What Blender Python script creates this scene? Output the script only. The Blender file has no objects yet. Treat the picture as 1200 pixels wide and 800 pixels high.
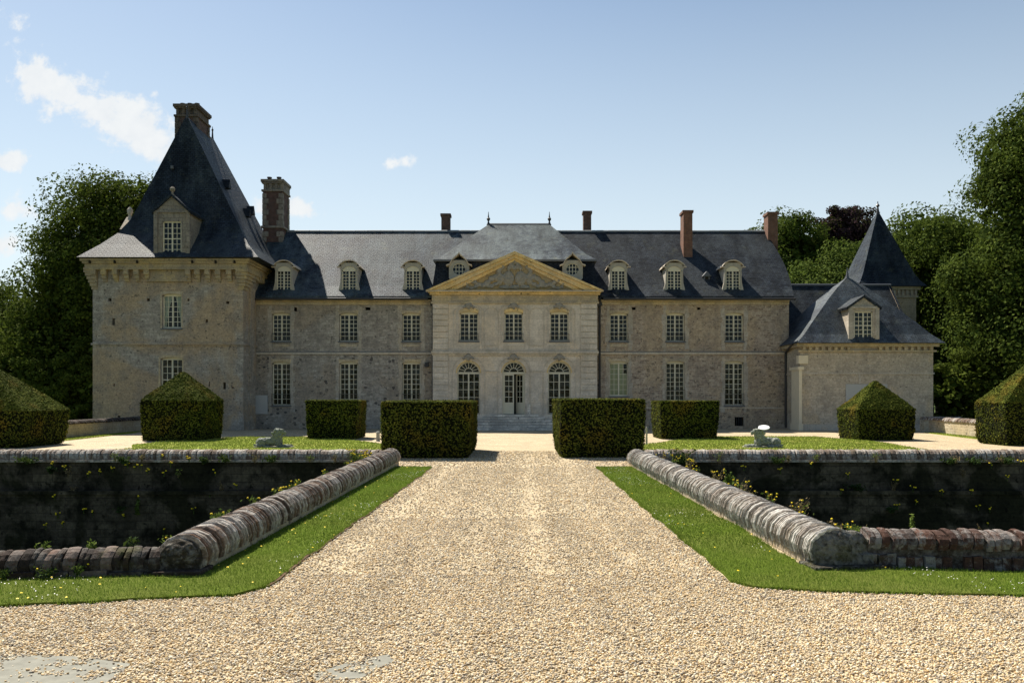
import bpy, bmesh, math, random
import numpy as np
from mathutils import Vector, Matrix, noise as mnoise
R = math.radians
random.seed(7)
rng = np.random.default_rng(7)
scene = bpy.context.scene
COL = scene.collection

# ------------------------------------------------------------------ camera, sky, sun, exposure
cam_d = bpy.data.cameras.new('camera'); cam = bpy.data.objects.new('camera', cam_d); COL.objects.link(cam)
cam.location = (0, 0, 2.1); cam.rotation_euler = (R(90), 0, 0)
cam_d.lens = 30; cam_d.sensor_width = 36; cam_d.shift_x = -0.005; cam_d.shift_y = 0.0558
cam_d.clip_end = 6000; cam_d.clip_start = 0.05
scene.camera = cam

SUN = Vector((-0.47, 0.65, 1.0)).normalized()          # towards the sun
elev = math.asin(SUN.z); azim = math.atan2(SUN.x, SUN.y)
world = bpy.data.worlds.new('World'); scene.world = world; world.use_nodes = True
sun_d = bpy.data.lights.new('sun', 'SUN'); sun = bpy.data.objects.new('sun', sun_d); COL.objects.link(sun)
sun_d.energy = 5.0; sun_d.angle = R(0.53); sun_d.color = (1.0, 0.93, 0.82)
sun.rotation_euler = (-SUN).to_track_quat('-Z', 'Y').to_euler(); sun.location = (-60, 80, 120)
SKY_STRENGTH = 0.053
vs = scene.view_settings
vs.view_transform = 'Standard'; vs.look = 'None'; vs.gamma = 1; vs.use_curve_mapping = False
vs.exposure = 1.0

# ------------------------------------------------------------------ node helpers
def nd(nt, kind, props=None, **inp):
    n = nt.nodes.new(kind)
    for k, v in (props or {}).items(): setattr(n, k, v)
    for k, v in inp.items():
        s = n.inputs[k.replace('_', ' ')]
        if isinstance(v, bpy.types.NodeSocket): nt.links.new(v, s)
        else: s.default_value = v
    return n
def put(nt, sock, v):
    if isinstance(v, bpy.types.NodeSocket): nt.links.new(v, sock)
    elif isinstance(v, (tuple, list)) and len(v) == 3 and sock.type == 'RGBA': sock.default_value = (*v, 1)
    else: sock.default_value = v
def mix(nt, f, a, b, blend='MIX'):
    n = nt.nodes.new('ShaderNodeMix'); n.data_type = 'RGBA'; n.blend_type = blend; n.clamp_factor = True
    put(nt, n.inputs[0], f); put(nt, n.inputs[6], a); put(nt, n.inputs[7], b)
    return n.outputs[2]
def ma(nt, op, a, b=0.0, clamp=False):
    n = nt.nodes.new('ShaderNodeMath'); n.operation = op; n.use_clamp = clamp
    put(nt, n.inputs[0], a); put(nt, n.inputs[1], b)
    return n.outputs[0]
def ramp(nt, f, stops, interp='LINEAR'):
    n = nt.nodes.new('ShaderNodeValToRGB'); cr = n.color_ramp; cr.interpolation = interp
    while len(cr.elements) < len(stops): cr.elements.new(0.5)
    for e, (p, c) in zip(cr.elements, stops):
        e.position = p
        e.color = (*c, 1) if isinstance(c, tuple) else (c, c, c, 1)
    nt.links.new(f, n.inputs[0]); return n.outputs[0]
def pos(nt): return nt.nodes.new('ShaderNodeNewGeometry').outputs['Position']
def scl(nt, v, s):
    n = nt.nodes.new('ShaderNodeVectorMath'); n.operation = 'MULTIPLY'; nt.links.new(v, n.inputs[0]); n.inputs[1].default_value = s
    return n.outputs[0]
def noi(nt, v, scale, detail=4, rough=0.55, dist=0.0):
    return nd(nt, 'ShaderNodeTexNoise', None, Vector=v, Scale=scale, Detail=detail, Roughness=rough, Distortion=dist).outputs['Fac']
def bump(nt, h, strength, dist, prev=None):
    n = nd(nt, 'ShaderNodeBump', None, Height=h, Strength=strength, Distance=dist)
    if prev is not None: nt.links.new(prev, n.inputs['Normal'])
    return n.outputs[0]
def new_mat(name, rough=0.8, spec=0.3):
    m = bpy.data.materials.new(name); m.use_nodes = True; nt = m.node_tree
    b = nt.nodes['Principled BSDF']; b.inputs['Roughness'].default_value = rough
    b.inputs['Specular IOR Level'].default_value = spec
    return m, nt, b
def island(nt): return nt.nodes.new('ShaderNodeNewGeometry').outputs['Random Per Island']

# sky with a few drifting clouds (all by direction, i.e. at infinity)
wn = world.node_tree; wn.nodes.clear()
out = wn.nodes.new('ShaderNodeOutputWorld'); bg = wn.nodes.new('ShaderNodeBackground')
sky = wn.nodes.new('ShaderNodeTexSky'); sky.sky_type = 'NISHITA'; sky.sun_disc = False
sky.sun_elevation = elev; sky.sun_rotation = azim; sky.air_density = 1.0; sky.dust_density = 0.5; sky.ozone_density = 1.0
tc = wn.nodes.new('ShaderNodeTexCoord')
sx = wn.nodes.new('ShaderNodeSeparateXYZ'); wn.links.new(tc.outputs['Generated'], sx.inputs[0])
ymax = ma(wn, 'MAXIMUM', sx.outputs[1], 0.05)
u = ma(wn, 'DIVIDE', sx.outputs[0], ymax); v = ma(wn, 'DIVIDE', sx.outputs[2], ymax)
cv = nd(wn, 'ShaderNodeCombineXYZ', None, X=u, Y=v, Z=0.0).outputs[0]
cn = noi(wn, cv, 15.0, 8, 0.62, 0.3); cn2 = noi(wn, cv, 45.0, 5, 0.6)
tot = None
# centre u, v, radius u, v, tilt, weight
for (cx, cy, rx, ry, tl, w) in ((-.485, .335, .110, .040, -.42, 1.35), (-.55, .372, .050, .020, -.3, 1.2), (-.455, .320, .065, .028, -.1, 1.5), (-.515, .35, .06, .028, -.3, 1.3), (-.425,.357,.010,.007,0,.7), (-.585,.222,.04,.018,-.1,1.1), (-.605, .278, .028, .012, 0, 1.2),
        (-.61, .455, .03, .012, -.3, .7), (-.26, .222, .042, .014, -.1, 1.05), (-.138, .276, .024, .010, .1, .7), (-.60, .180, .04, .014, 0, 1.1), (-.70, .30, .05, .02, 0, 1), (-.562,.352,.010,.007,0,.6)):
    du = ma(wn, 'DIVIDE', ma(wn, 'SUBTRACT', u, cx), rx)
    dv0 = ma(wn, 'SUBTRACT', ma(wn, 'SUBTRACT', v, cy), ma(wn, 'MULTIPLY', ma(wn, 'SUBTRACT', u, cx), tl))
    dv = ma(wn, 'DIVIDE', dv0, ry)
    d = ma(wn, 'SQRT', ma(wn, 'ADD', ma(wn, 'MULTIPLY', du, du), ma(wn, 'MULTIPLY', dv, dv)))
    e = ma(wn, 'MULTIPLY', ma(wn, 'SUBTRACT', 1.25, d), w)
    tot = e if tot is None else ma(wn, 'MAXIMUM', tot, e)
den = ma(wn, 'ADD', tot, ma(wn, 'ADD', ma(wn, 'MULTIPLY', ma(wn, 'SUBTRACT', cn, 0.55), 4.2), ma(wn, 'MULTIPLY', ma(wn, 'SUBTRACT', cn2, 0.5), 2.2)))
den = ma(wn, 'MULTIPLY', den, ma(wn, 'GREATER_THAN', sx.outputs[1], 0.06))
den = ma(wn, 'MULTIPLY', den, ma(wn, 'GREATER_THAN', tot, -1.2))
fac = ramp(wn, den, [(0.14, 0.0), (0.95, 0.95)], 'EASE')
ccol = mix(wn, cn2, (7.4, 7.8, 8.2), (9.2, 9.3, 9.2))
hz = ramp(wn, sx.outputs[2], [(0.0, 0.86), (0.16, 0.70), (0.28, 0.42), (0.42, 0.14), (0.75, 0.0)])
pale = mix(wn, ma(wn, 'MULTIPLY', hz, ma(wn, 'ADD', 0.45, ma(wn, 'MULTIPLY', sx.outputs[1], 0.55))), sky.outputs[0], (7.5, 8.05, 8.35))
pale = mix(wn, 1.0, pale, (1.08, 1.12, 1.10), 'MULTIPLY')
skc = mix(wn, fac, pale, ccol)
wn.links.new(skc, bg.inputs[0]); bg.inputs[1].default_value = SKY_STRENGTH
wn.links.new(bg.outputs[0], out.inputs[0])

# ------------------------------------------------------------------ object helpers
WL = {}
def tag(o, label=None, cat=None, group=None, kind=None):
    if label: o['label'] = label
    if cat: o['category'] = cat
    if group: o['group'] = group
    if kind: o['kind'] = kind
    return o
def link(name, me, mat, parent, origin):
    o = bpy.data.objects.new(name, me); COL.objects.link(o)
    if mat is not None:
        for m in (mat if isinstance(mat, (list, tuple)) else [mat]): me.materials.append(m)
    base = Vector((0, 0, 0))
    if parent is not None: o.parent = parent; base = WL[parent.name]
    o.location = Vector(origin) - base
    WL[o.name] = Vector(origin)
    return o
def thing(name, loc, label, cat, group=None):
    o = bpy.data.objects.new(name, None); COL.objects.link(o); o.empty_display_size = 0.3
    o.location = loc; WL[o.name] = Vector(loc)
    return tag(o, label, cat, group)
def np_obj(name, V, F, mat, parent=None, smooth=False, origin=None, matidx=None):
    V = np.asarray(V, dtype=np.float32).reshape(-1, 3); F = np.asarray(F, dtype=np.int32)
    if origin is None:
        lo, hi = V.min(0), V.max(0); origin = (lo + hi) / 2; origin[2] = lo[2]
    origin = np.asarray(origin, dtype=np.float32)
    me = bpy.data.meshes.new(name); n, k = F.shape
    me.vertices.add(len(V)); me.vertices.foreach_set('co', (V - origin).ravel())
    me.loops.add(n * k); me.loops.foreach_set('vertex_index', F.ravel())
    me.polygons.add(n); me.polygons.foreach_set('loop_start', np.arange(n, dtype=np.int32) * k)
    me.polygons.foreach_set('loop_total', np.full(n, k, dtype=np.int32))
    if smooth: me.polygons.foreach_set('use_smooth', np.ones(n, dtype=bool))
    if matidx is not None: me.polygons.foreach_set('material_index', np.asarray(matidx, dtype=np.int32))
    me.update(calc_edges=True); me.validate()
    return link(name, me, mat, parent, [float(c) for c in origin])

class MB:
    def __init__(s): s.v = []; s.f = []
    def add(s, V, F):
        b = len(s.v); s.v += [tuple(p) for p in V]; s.f += [tuple(i + b for i in f) for f in F]; return s
    def poly(s, P): return s.add(P, [tuple(range(len(P)))])
    def box(s, x0, x1, y0, y1, z0, z1):
        V = [(x0,y0,z0),(x1,y0,z0),(x1,y1,z0),(x0,y1,z0),(x0,y0,z1),(x1,y0,z1),(x1,y1,z1),(x0,y1,z1)]
        return s.add(V, [(0,3,2,1),(4,5,6,7),(0,1,5,4),(1,2,6,5),(2,3,7,6),(3,0,4,7)])
    def prism_y(s, P, y0, y1):                     # polygon in XZ, extruded along Y
        n = len(P); V = [(x, y0, z) for x, z in P] + [(x, y1, z) for x, z in P]
        F = [tuple(range(n)), tuple(range(2*n-1, n-1, -1))] + [(i, (i+1) % n, n+(i+1) % n, n+i) for i in range(n)]
        return s.add(V, F)
    def prism_x(s, P, x0, x1):                     # polygon in YZ
        n = len(P); V = [(x0, y, z) for y, z in P] + [(x1, y, z) for y, z in P]
        F = [tuple(range(n)), tuple(range(2*n-1, n-1, -1))] + [(i, (i+1) % n, n+(i+1) % n, n+i) for i in range(n)]
        return s.add(V, F)
    def prism_z(s, P, z0, z1):
        n = len(P); V = [(x, y, z0) for x, y in P] + [(x, y, z1) for x, y in P]
        F = [tuple(range(n-1,-1,-1)), tuple(range(n, 2*n))] + [(i, (i+1) % n, n+(i+1) % n, n+i) for i in range(n)]
        return s.add(V, F)
    def strip(s, pts, w, y0, y1, closed=False):    # line of width w in XZ, thick in Y
        n = len(pts)
        L = []; Rr = []
        for i, (x, z) in enumerate(pts):
            a = pts[i-1] if (i > 0 or closed) else pts[i]; b = pts[(i+1) % n] if (i < n-1 or closed) else pts[i]
            dx, dz = b[0]-a[0], b[1]-a[1]; l = math.hypot(dx, dz) or 1
            nx, nz = -dz/l*w/2, dx/l*w/2
            L.append((x+nx, z+nz)); Rr.append((x-nx, z-nz))
        for i in range(n if closed else n-1):
            j = (i+1) % n
            s.prism_y([L[i], L[j], Rr[j], Rr[i]], y0, y1)
        return s
    def rings(s, rings, cap0=False, cap1=False):   # list of equal-length point loops
        n = len(rings[0]); b = len(s.v)
        for r in rings: s.v += [tuple(p) for p in r]
        for k in range(len(rings)-1):
            for i in range(n):
                j = (i+1) % n
                s.f.append((b+k*n+i, b+k*n+j, b+(k+1)*n+j, b+(k+1)*n+i))
        if cap0: s.f.append(tuple(b+i for i in range(n-1, -1, -1)))
        if cap1: s.f.append(tuple(b+(len(rings)-1)*n+i for i in range(n)))
        return s
    def lathe(s, cx, cy, prof, n=10):              # prof: (r, z)
        return s.rings([[(cx+r*math.cos(2*math.pi*i/n), cy+r*math.sin(2*math.pi*i/n), z) for i in range(n)] for r, z in prof], True, True)
    def tube(s, a, b, r0, r1=None, n=6):
        a = Vector(a); b = Vector(b); r1 = r0 if r1 is None else r1
        d = (b-a).normalized(); u = d.orthogonal().normalized(); w = d.cross(u)
        return s.rings([[a+(u*math.cos(2*math.pi*i/n)+w*math.sin(2*math.pi*i/n))*r0 for i in range(n)],
                        [b+(u*math.cos(2*math.pi*i/n)+w*math.sin(2*math.pi*i/n))*r1 for i in range(n)]], True, True)
    def path(s, pts, rad, n=7):
        rg = []; pts = [Vector(p) for p in pts]
        for i, p in enumerate(pts):
            d = (pts[min(i+1, len(pts)-1)] - pts[max(i-1, 0)]).normalized()
            u = d.orthogonal().normalized() if i == 0 else (u - d*u.dot(d)).normalized()
            w = d.cross(u)
            rg.append([p+(u*math.cos(2*math.pi*k/n)+w*math.sin(2*math.pi*k/n))*rad[i] for k in range(n)])
        return s.rings(rg, True, True)
    def ell(s, c, r, seg=10, ring=7, rot=None):
        V = []; F = []
        M = Matrix.Rotation(rot, 3, 'Y') if rot else Matrix.Identity(3)
        rg = []
        for k in range(1, ring):
            t = math.pi*k/ring
            rg.append([Vector(c)+M @ Vector((r[0]*math.sin(t)*math.cos(2*math.pi*i/seg), r[1]*math.sin(t)*math.sin(2*math.pi*i/seg), r[2]*math.cos(t))) for i in range(seg)])
        return s.rings(rg, True, True)
    def build_parts(s, name, mat, parent=None, gap=.03, **kw):
        n = len(s.v); up = list(range(n))
        def find(i):
            while up[i] != i: up[i] = up[up[i]]; i = up[i]
            return i
        for f in s.f:
            a = find(f[0])
            for i in f[1:]: up[find(i)] = a
        isl = {}
        for i in range(n): isl.setdefault(find(i), []).append(i)
        keys = list(isl); A = np.array(s.v); lo = [A[isl[k]].min(0)-gap for k in keys]; hi = [A[isl[k]].max(0)+gap for k in keys]
        par = list(range(len(keys)))
        def fd(i):
            while par[i] != i: i = par[i]
            return i
        for i in range(len(keys)):
            for j in range(i):
                if (lo[i] <= hi[j]).all() and (lo[j] <= hi[i]).all(): par[fd(i)] = fd(j)
        gid = {k: fd(i) for i, k in enumerate(keys)}; groups = {}
        for f in s.f: groups.setdefault(gid[find(f[0])], []).append(f)
        out = []
        for fs in groups.values():
            used = sorted({i for f in fs for i in f}); mp = {i: q for q, i in enumerate(used)}
            m = MB(); m.v = [s.v[i] for i in used]; m.f = [tuple(mp[i] for i in f) for f in fs]; out.append(m.build(name, mat, parent, **kw))
        return out
    def build(s, name, mat, parent=None, smooth=False, jitter=0, origin=None, bevel=0):
        V = s.v
        if jitter: V = [(x+random.uniform(-jitter, jitter), y+random.uniform(-jitter, jitter), z+random.uniform(-jitter, jitter)) for x, y, z in V]
        A = np.array(V, dtype=float)
        if origin is None:
            lo, hi = A.min(0), A.max(0); origin = (lo+hi)/2; origin[2] = lo[2]
        me = bpy.data.meshes.new(name); me.from_pydata([tuple(p) for p in (A-np.array(origin))], [], s.f); me.update()
        bm = bmesh.new(); bm.from_mesh(me); bmesh.ops.recalc_face_normals(bm, faces=bm.faces); bm.to_mesh(me); bm.free()
        if smooth:
            for p in me.polygons: p.use_smooth = True
        o = link(name, me, mat, parent, [float(c) for c in origin])
        if bevel:
            b = o.modifiers.new('bevel', 'BEVEL'); b.width = bevel; b.segments = 2; b.limit_method = 'ANGLE'
        return o

def in_poly(P, X, Y):
    ins = np.zeros(len(X), bool); n = len(P); j = n-1
    for i in range(n):
        xi, yi = P[i]; xj, yj = P[j]
        c = ((yi > Y) != (yj > Y)) & (X < (xj-xi)*(Y-yi)/((yj-yi) or 1e-9)+xi)
        ins ^= c; j = i
    return ins

# ------------------------------------------------------------------ materials
def flat(name, c, rough=0.7, spec=0.3, var=0.15, sc=6.0, metallic=0):
    m, nt, b = new_mat(name, rough, spec)
    f = noi(nt, pos(nt), sc, 5)
    nt.links.new(mix(nt, f, tuple(x*(1-var) for x in c), tuple(min(1, x*(1+var)) for x in c)), b.inputs['Base Color'])
    b.inputs['Metallic'].default_value = metallic
    return m
def stone(name, c1, c2, mortar, bw, bh, patch, patch_amt, dark, dark_amt, speck=0.3, msize=0.018, bmp=0.5, patch_scale=0.22, flint=0, pits=.75):
    m, nt, b = new_mat(name, 0.9, 0.1)
    c1, c2, mortar, patch, dark = [(KS*1.03*q[0], KS*q[1], KS*.97*q[2]) for q in (c1, c2, mortar, patch, dark)]
    p = pos(nt); sp = nd(nt, 'ShaderNodeSeparateXYZ', None, Vector=p)
    wob = noi(nt, p, 1.3, 3); wob2 = ma(nt, 'MULTIPLY', ma(nt, 'SUBTRACT', wob, 0.5), 0.10)
    uu = ma(nt, 'ADD', ma(nt, 'ADD', sp.outputs[0], sp.outputs[1]), wob2)
    vv = ma(nt, 'ADD', sp.outputs[2], ma(nt, 'MULTIPLY', wob2, 0.5))
    cvv = nd(nt, 'ShaderNodeCombineXYZ', None, X=uu, Y=vv, Z=0.0).outputs[0]
    br = nd(nt, 'ShaderNodeTexBrick', {'offset': 0.5, 'squash': 0.7, 'squash_frequency': 3}, Vector=cvv, Color1=(*c1, 1), Color2=(*c2, 1), Mortar=(*mortar, 1), Scale=1.0,
            Mortar_Size=msize, Mortar_Smooth=0.4, Bias=0.0, Brick_Width=bw, Row_Height=bh)
    col = br.outputs['Color']
    big = noi(nt, p, patch_scale, 5, 0.6, 0.6)
    col = mix(nt, ma(nt, 'MULTIPLY', ramp(nt, big, [(0.49, 0.0), (0.545, 1.0)]), patch_amt), col, patch, 'MIX')
    med = noi(nt, p, 1.1, 6, 0.65)
    col = mix(nt, ma(nt, 'MULTIPLY', ramp(nt, med, [(0.46, 0.0), (0.62, 1.0)]), dark_amt), col, dark)
    streak = noi(nt, scl(nt, p, (2.2, 2.2, 0.16)), 1.0, 5, 0.6)
    col = mix(nt, ramp(nt, streak, [(0.52, 0.0), (0.75, 0.45)]), col, dark)
    fine = noi(nt, p, 9.0, 6, 0.7)
    col = mix(nt, 1.0, col, ramp(nt, fine, [(0.25, 1-speck), (0.75, 1+speck*0.6)]), 'MULTIPLY')
    pit = noi(nt, p, 5.0, 3, 0.6)
    col = mix(nt, ramp(nt, pit, [(0.62, 0.0), (0.68, pits)]), col, tuple(x*0.35 for x in dark))
    if flint:                                    # scattered dark flints and lost stones low on the wall
        fl = nd(nt, 'ShaderNodeTexVoronoi', None, Vector=scl(nt, cvv, (3.2, 4.5, 1)), Scale=1.0); fr_ = nd(nt, 'ShaderNodeSeparateColor', None, Color=fl.outputs['Color']).outputs[0]
        zone = ma(nt, 'MULTIPLY', ma(nt, 'GREATER_THAN', fr_, 0.62), ramp(nt, noi(nt, p, .5, 4), [(.45, 0.0), (.55, 1.0)]))
        zone = ma(nt, 'MULTIPLY', zone, ma(nt, 'LESS_THAN', sp.outputs[2], 5.1)); zone = ma(nt, 'MULTIPLY', zone, ma(nt, 'LESS_THAN', fl.outputs['Distance'], .38))
        col = mix(nt, ma(nt, 'MULTIPLY', zone, flint), col, (.045, .043, .042))
    nt.links.new(col, b.inputs['Base Color'])
    h = ma(nt, 'ADD', ma(nt, 'MULTIPLY', br.outputs['Fac'], -0.6), ma(nt, 'MULTIPLY', fine, 0.8))
    nt.links.new(bump(nt, h, bmp, 0.03), b.inputs['Normal'])
    return m
M = {}
KS = 1.12
M['wall_left'] = stone('limestone_grey', (.42,.385,.33), (.27,.245,.21), (.33,.30,.255), .46, .165, (.33,.265,.19), .6, (.19,.175,.155), .55, .5, .025, .6, flint=.8)
M['wall_right'] = stone('limestone_warm', (.46,.385,.30), (.25,.185,.14), (.42,.36,.28), .36, .15, (.42,.33,.22), .6, (.20,.17,.145), .5, .5, .028, .6, flint=.5)
M['tower'] = stone('limestone_tower', (.40,.37,.315), (.28,.255,.22), (.31,.285,.245), .50, .19, (.395,.30,.19), .85, (.20,.185,.165), .5, .5, .022, .6, patch_scale=.13)
M['ashlar'] = stone('ashlar', (.62,.56,.475), (.54,.485,.40), (.45,.40,.33), .9, .36, (.60,.50,.37), .6, (.36,.33,.285), .5, .3, .010, .3, .3, pits=.1)
M['dressed'] = stone('dressed_stone', (.54,.49,.41), (.46,.41,.34), (.40,.35,.28), .55, .40, (.54,.44,.31), .5, (.31,.285,.245), .5, .35, .010, .35, .4, pits=.15)
M['ochre'] = stone('ochre_stone', (.74,.55,.25), (.64,.47,.21), (.52,.39,.2), .8, .6, (.58,.47,.30), .5, (.25,.21,.15), .4, .3, .008, .3, .5)
M['pav_right'] = stone('limestone_pavilion', (.53,.46,.36), (.42,.355,.27), (.45,.385,.30), .42, .19, (.54,.42,.27), .7, (.28,.25,.21), .5, .42, .025, .6)
M['step'] = stone('step_stone', (.72,.68,.60), (.60,.56,.49), (.33,.30,.25), 1.3, .17, (.36,.34,.30), .5, (.22,.21,.19), .5, .3, .012, .3, .5)
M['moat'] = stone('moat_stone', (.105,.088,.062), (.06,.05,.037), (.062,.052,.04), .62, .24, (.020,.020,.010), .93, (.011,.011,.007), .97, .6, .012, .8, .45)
M['band'] = stone('band_stone', (.45,.41,.345), (.37,.335,.28), (.33,.295,.245), .55, .40, (.44,.37,.27), .5, (.26,.24,.205), .5, .4, .010, .35, .4, pits=.3)
M['mould'] = stone('moulding_stone', (.55,.50,.42), (.48,.43,.355), (.40,.355,.29), .9, .36, (.53,.45,.33), .5, (.31,.285,.245), .5, .35, .010, .35, .4, pits=.1)
M['trim'] = stone('trim_stone', (.52,.43,.27), (.45,.37,.24), (.38,.31,.21), .7, .5, (.45,.39,.30), .7, (.25,.22,.17), .6, .4, .01, .4, .7, pits=.15)
M['pilaster_pale'] = flat('pale_limestone', (.74,.63,.45), .9, .1, .12, 3)  # paler and warmer than the pavilion walls
M['chimney_dark'] = stone('chimney_dark', (.15,.12,.095), (.11,.09,.075), (.08,.07,.06), .3, .3, (.13,.10,.075), .5, (.07,.06,.055), .5, .4)
M['chimney_stone'] = stone('chimney_stone', (.28,.255,.215), (.22,.20,.17), (.16,.145,.125), .4, .4, (.22,.19,.14), .5, (.12,.11,.10), .5, .4)
M['lowwall'] = stone('lowwall_stone', (.47,.42,.32), (.38,.32,.23), (.34,.30,.23), .4, .16, (.40,.32,.2), .6, (.2,.18,.14), .4, .4)
M['iron'] = flat('iron', (.018,.018,.02), .5, .4)
M['lead'] = flat('lead', (.10,.105,.115), .5, .4)
M['pipe'] = flat('pipe', (.035,.033,.032), .5, .4)
M['wood'] = flat('painted_wood', (.62,.57,.43), .6, .2, .12, 3)
M['dormer'] = flat('dormer_paint', (.36,.335,.28), .85, .1, .35, 3)
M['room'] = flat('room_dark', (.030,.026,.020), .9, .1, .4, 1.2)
M['shutter'] = flat('shutter_paint', (.44,.42,.31), .7, .2, .08, 3)
M['curtain'] = flat('curtain', (.62,.62,.58), .9, .1, .15, 8)
M['panel'] = flat('grey_panel', (.44,.43,.40), .7, .2, .06, 2)
M['white'] = flat('white_plastic', (.85,.85,.83), .4, .4, .03, 4)
M['clay'] = flat('clay_pot', (.22,.12,.075), .8, .2, .3, 8)
M['bark'] = flat('bark', (.085,.065,.045), .95, .1, .4, 5)
M['soil'] = flat('soil', (.10,.065,.035), .95, .1, .4, 8)
def glass():
    m, nt, b = new_mat('pane_glass', 0.04, 0.5)
    nt.nodes.remove(b)
    gl = nd(nt, 'ShaderNodeBsdfGlossy', None, Color=(1, 1, 1, 1), Roughness=0.02)
    tr = nd(nt, 'ShaderNodeBsdfTransparent', None, Color=(.72, .78, .68, 1))
    w = noi(nt, pos(nt), 2.3, 2)
    nb = bump(nt, w, 0.35, 0.06); nt.links.new(nb, gl.inputs['Normal'])
    fr = nd(nt, 'ShaderNodeFresnel', None, IOR=1.52)
    mx = nt.nodes.new('ShaderNodeMixShader'); nt.links.new(ma(nt, 'MULTIPLY', fr.outputs[0], 0.5), mx.inputs[0])
    nt.links.new(tr.outputs[0], mx.inputs[1]); nt.links.new(gl.outputs[0], mx.inputs[2])
    nt.links.new(mx.outputs[0], nt.nodes['Material Output'].inputs[0])
    return m
M['glass'] = glass()
def slate(name, base, light, lichen_amt, lich=(.27,.27,.225), rough=.5, spec=.15):
    base, light, lich = [(.90*q[0], q[1], 1.12*q[2]) for q in (base, light, lich)]
    m, nt, b = new_mat(name, .55, spec)
    p = pos(nt); sp = nd(nt, 'ShaderNodeSeparateXYZ', None, Vector=p)
    uu = ma(nt, 'ADD', sp.outputs[0], ma(nt, 'MULTIPLY', sp.outputs[1], 0.13))
    vv = ma(nt, 'ADD', ma(nt, 'MULTIPLY', sp.outputs[2], 1.45), ma(nt, 'MULTIPLY', noi(nt, p, .8, 2), 0.14))
    c = nd(nt, 'ShaderNodeCombineXYZ', None, X=uu, Y=vv, Z=0.0).outputs[0]
    br = nd(nt, 'ShaderNodeTexBrick', {'offset': 0.5, 'squash': 1}, Vector=c, Color1=(*base, 1), Color2=(*light, 1), Mortar=(*[x*.4 for x in base], 1), Scale=1.0,
            Mortar_Size=.018, Mortar_Smooth=.3, Brick_Width=.30, Row_Height=.20)
    big = noi(nt, p, .35, 6, .65, .4); med = noi(nt, p, 3.0, 6, .7)
    msk = ma(nt, 'ADD', ma(nt, 'MULTIPLY', big, .6), ma(nt, 'MULTIPLY', med, .4))
    col = mix(nt, ma(nt, 'MULTIPLY', ramp(nt, msk, [(.44, 0.0), (.56, 1.0)]), lichen_amt), br.outputs['Color'], lich)
    yel = noi(nt, p, .9, 6, .7)
    col = mix(nt, ramp(nt, yel, [(.58, 0.0), (.75, lichen_amt*.7)]), col, (.22,.215,.12))
    st = noi(nt, scl(nt, p, (1.5, .3, .3)), 1.0, 5, .6)
    col = mix(nt, 1.0, col, ramp(nt, st, [(.3, .5), (.7, 1.3)]), 'MULTIPLY')
    fine = noi(nt, p, 14, 4, .7)
    col = mix(nt, 1.0, col, ramp(nt, fine, [(.3, .45), (.7, 1.45)]), 'MULTIPLY')
    nt.links.new(col, b.inputs['Base Color'])
    h = ma(nt, 'ADD', ma(nt, 'MULTIPLY', br.outputs['Fac'], -.7), ma(nt, 'MULTIPLY', fine, .5))
    nt.links.new(bump(nt, h, .8, .05), b.inputs['Normal'])
    b.inputs['Specular IOR Level'].default_value = spec
    return m
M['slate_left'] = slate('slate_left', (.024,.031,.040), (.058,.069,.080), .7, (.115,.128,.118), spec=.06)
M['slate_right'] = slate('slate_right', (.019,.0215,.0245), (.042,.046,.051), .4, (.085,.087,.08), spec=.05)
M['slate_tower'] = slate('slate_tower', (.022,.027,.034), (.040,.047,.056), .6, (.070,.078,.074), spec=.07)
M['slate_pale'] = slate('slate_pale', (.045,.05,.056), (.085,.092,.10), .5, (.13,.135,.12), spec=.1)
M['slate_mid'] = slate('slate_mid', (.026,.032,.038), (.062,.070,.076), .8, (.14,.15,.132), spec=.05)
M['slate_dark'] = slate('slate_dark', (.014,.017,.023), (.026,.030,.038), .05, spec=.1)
def brickm(name, cols, mort, bw=.22, bh=.075):
    m, nt, b = new_mat(name, .9, .2)
    p = pos(nt); sp = nd(nt, 'ShaderNodeSeparateXYZ', None, Vector=p)
    c = nd(nt, 'ShaderNodeCombineXYZ', None, X=ma(nt, 'ADD', sp.outputs[0], sp.outputs[1]), Y=sp.outputs[2], Z=0.0).outputs[0]
    br = nd(nt, 'ShaderNodeTexBrick', None, Vector=c, Color1=(*cols[0], 1), Color2=(*cols[1], 1), Mortar=(*mort, 1), Scale=1.0, Mortar_Size=.01, Brick_Width=bw, Row_Height=bh)
    f = noi(nt, p, 3, 6, .7)
    col = mix(nt, 1.0, br.outputs['Color'], ramp(nt, f, [(.25, .5), (.75, 1.25)]), 'MULTIPLY')
    nt.links.new(col, b.inputs['Base Color'])
    nt.links.new(bump(nt, ma(nt, 'ADD', ma(nt, 'MULTIPLY', br.outputs['Fac'], -1.0), f), .4, .02), b.inputs['Normal'])
    return m
M['brick_dark'] = brickm('brick_dark', ((.13,.06,.045), (.085,.045,.04)), (.16,.14,.12))
M['brick'] = brickm('brick_red', ((.22,.095,.055), (.15,.065,.042)), (.19,.15,.115))
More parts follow.
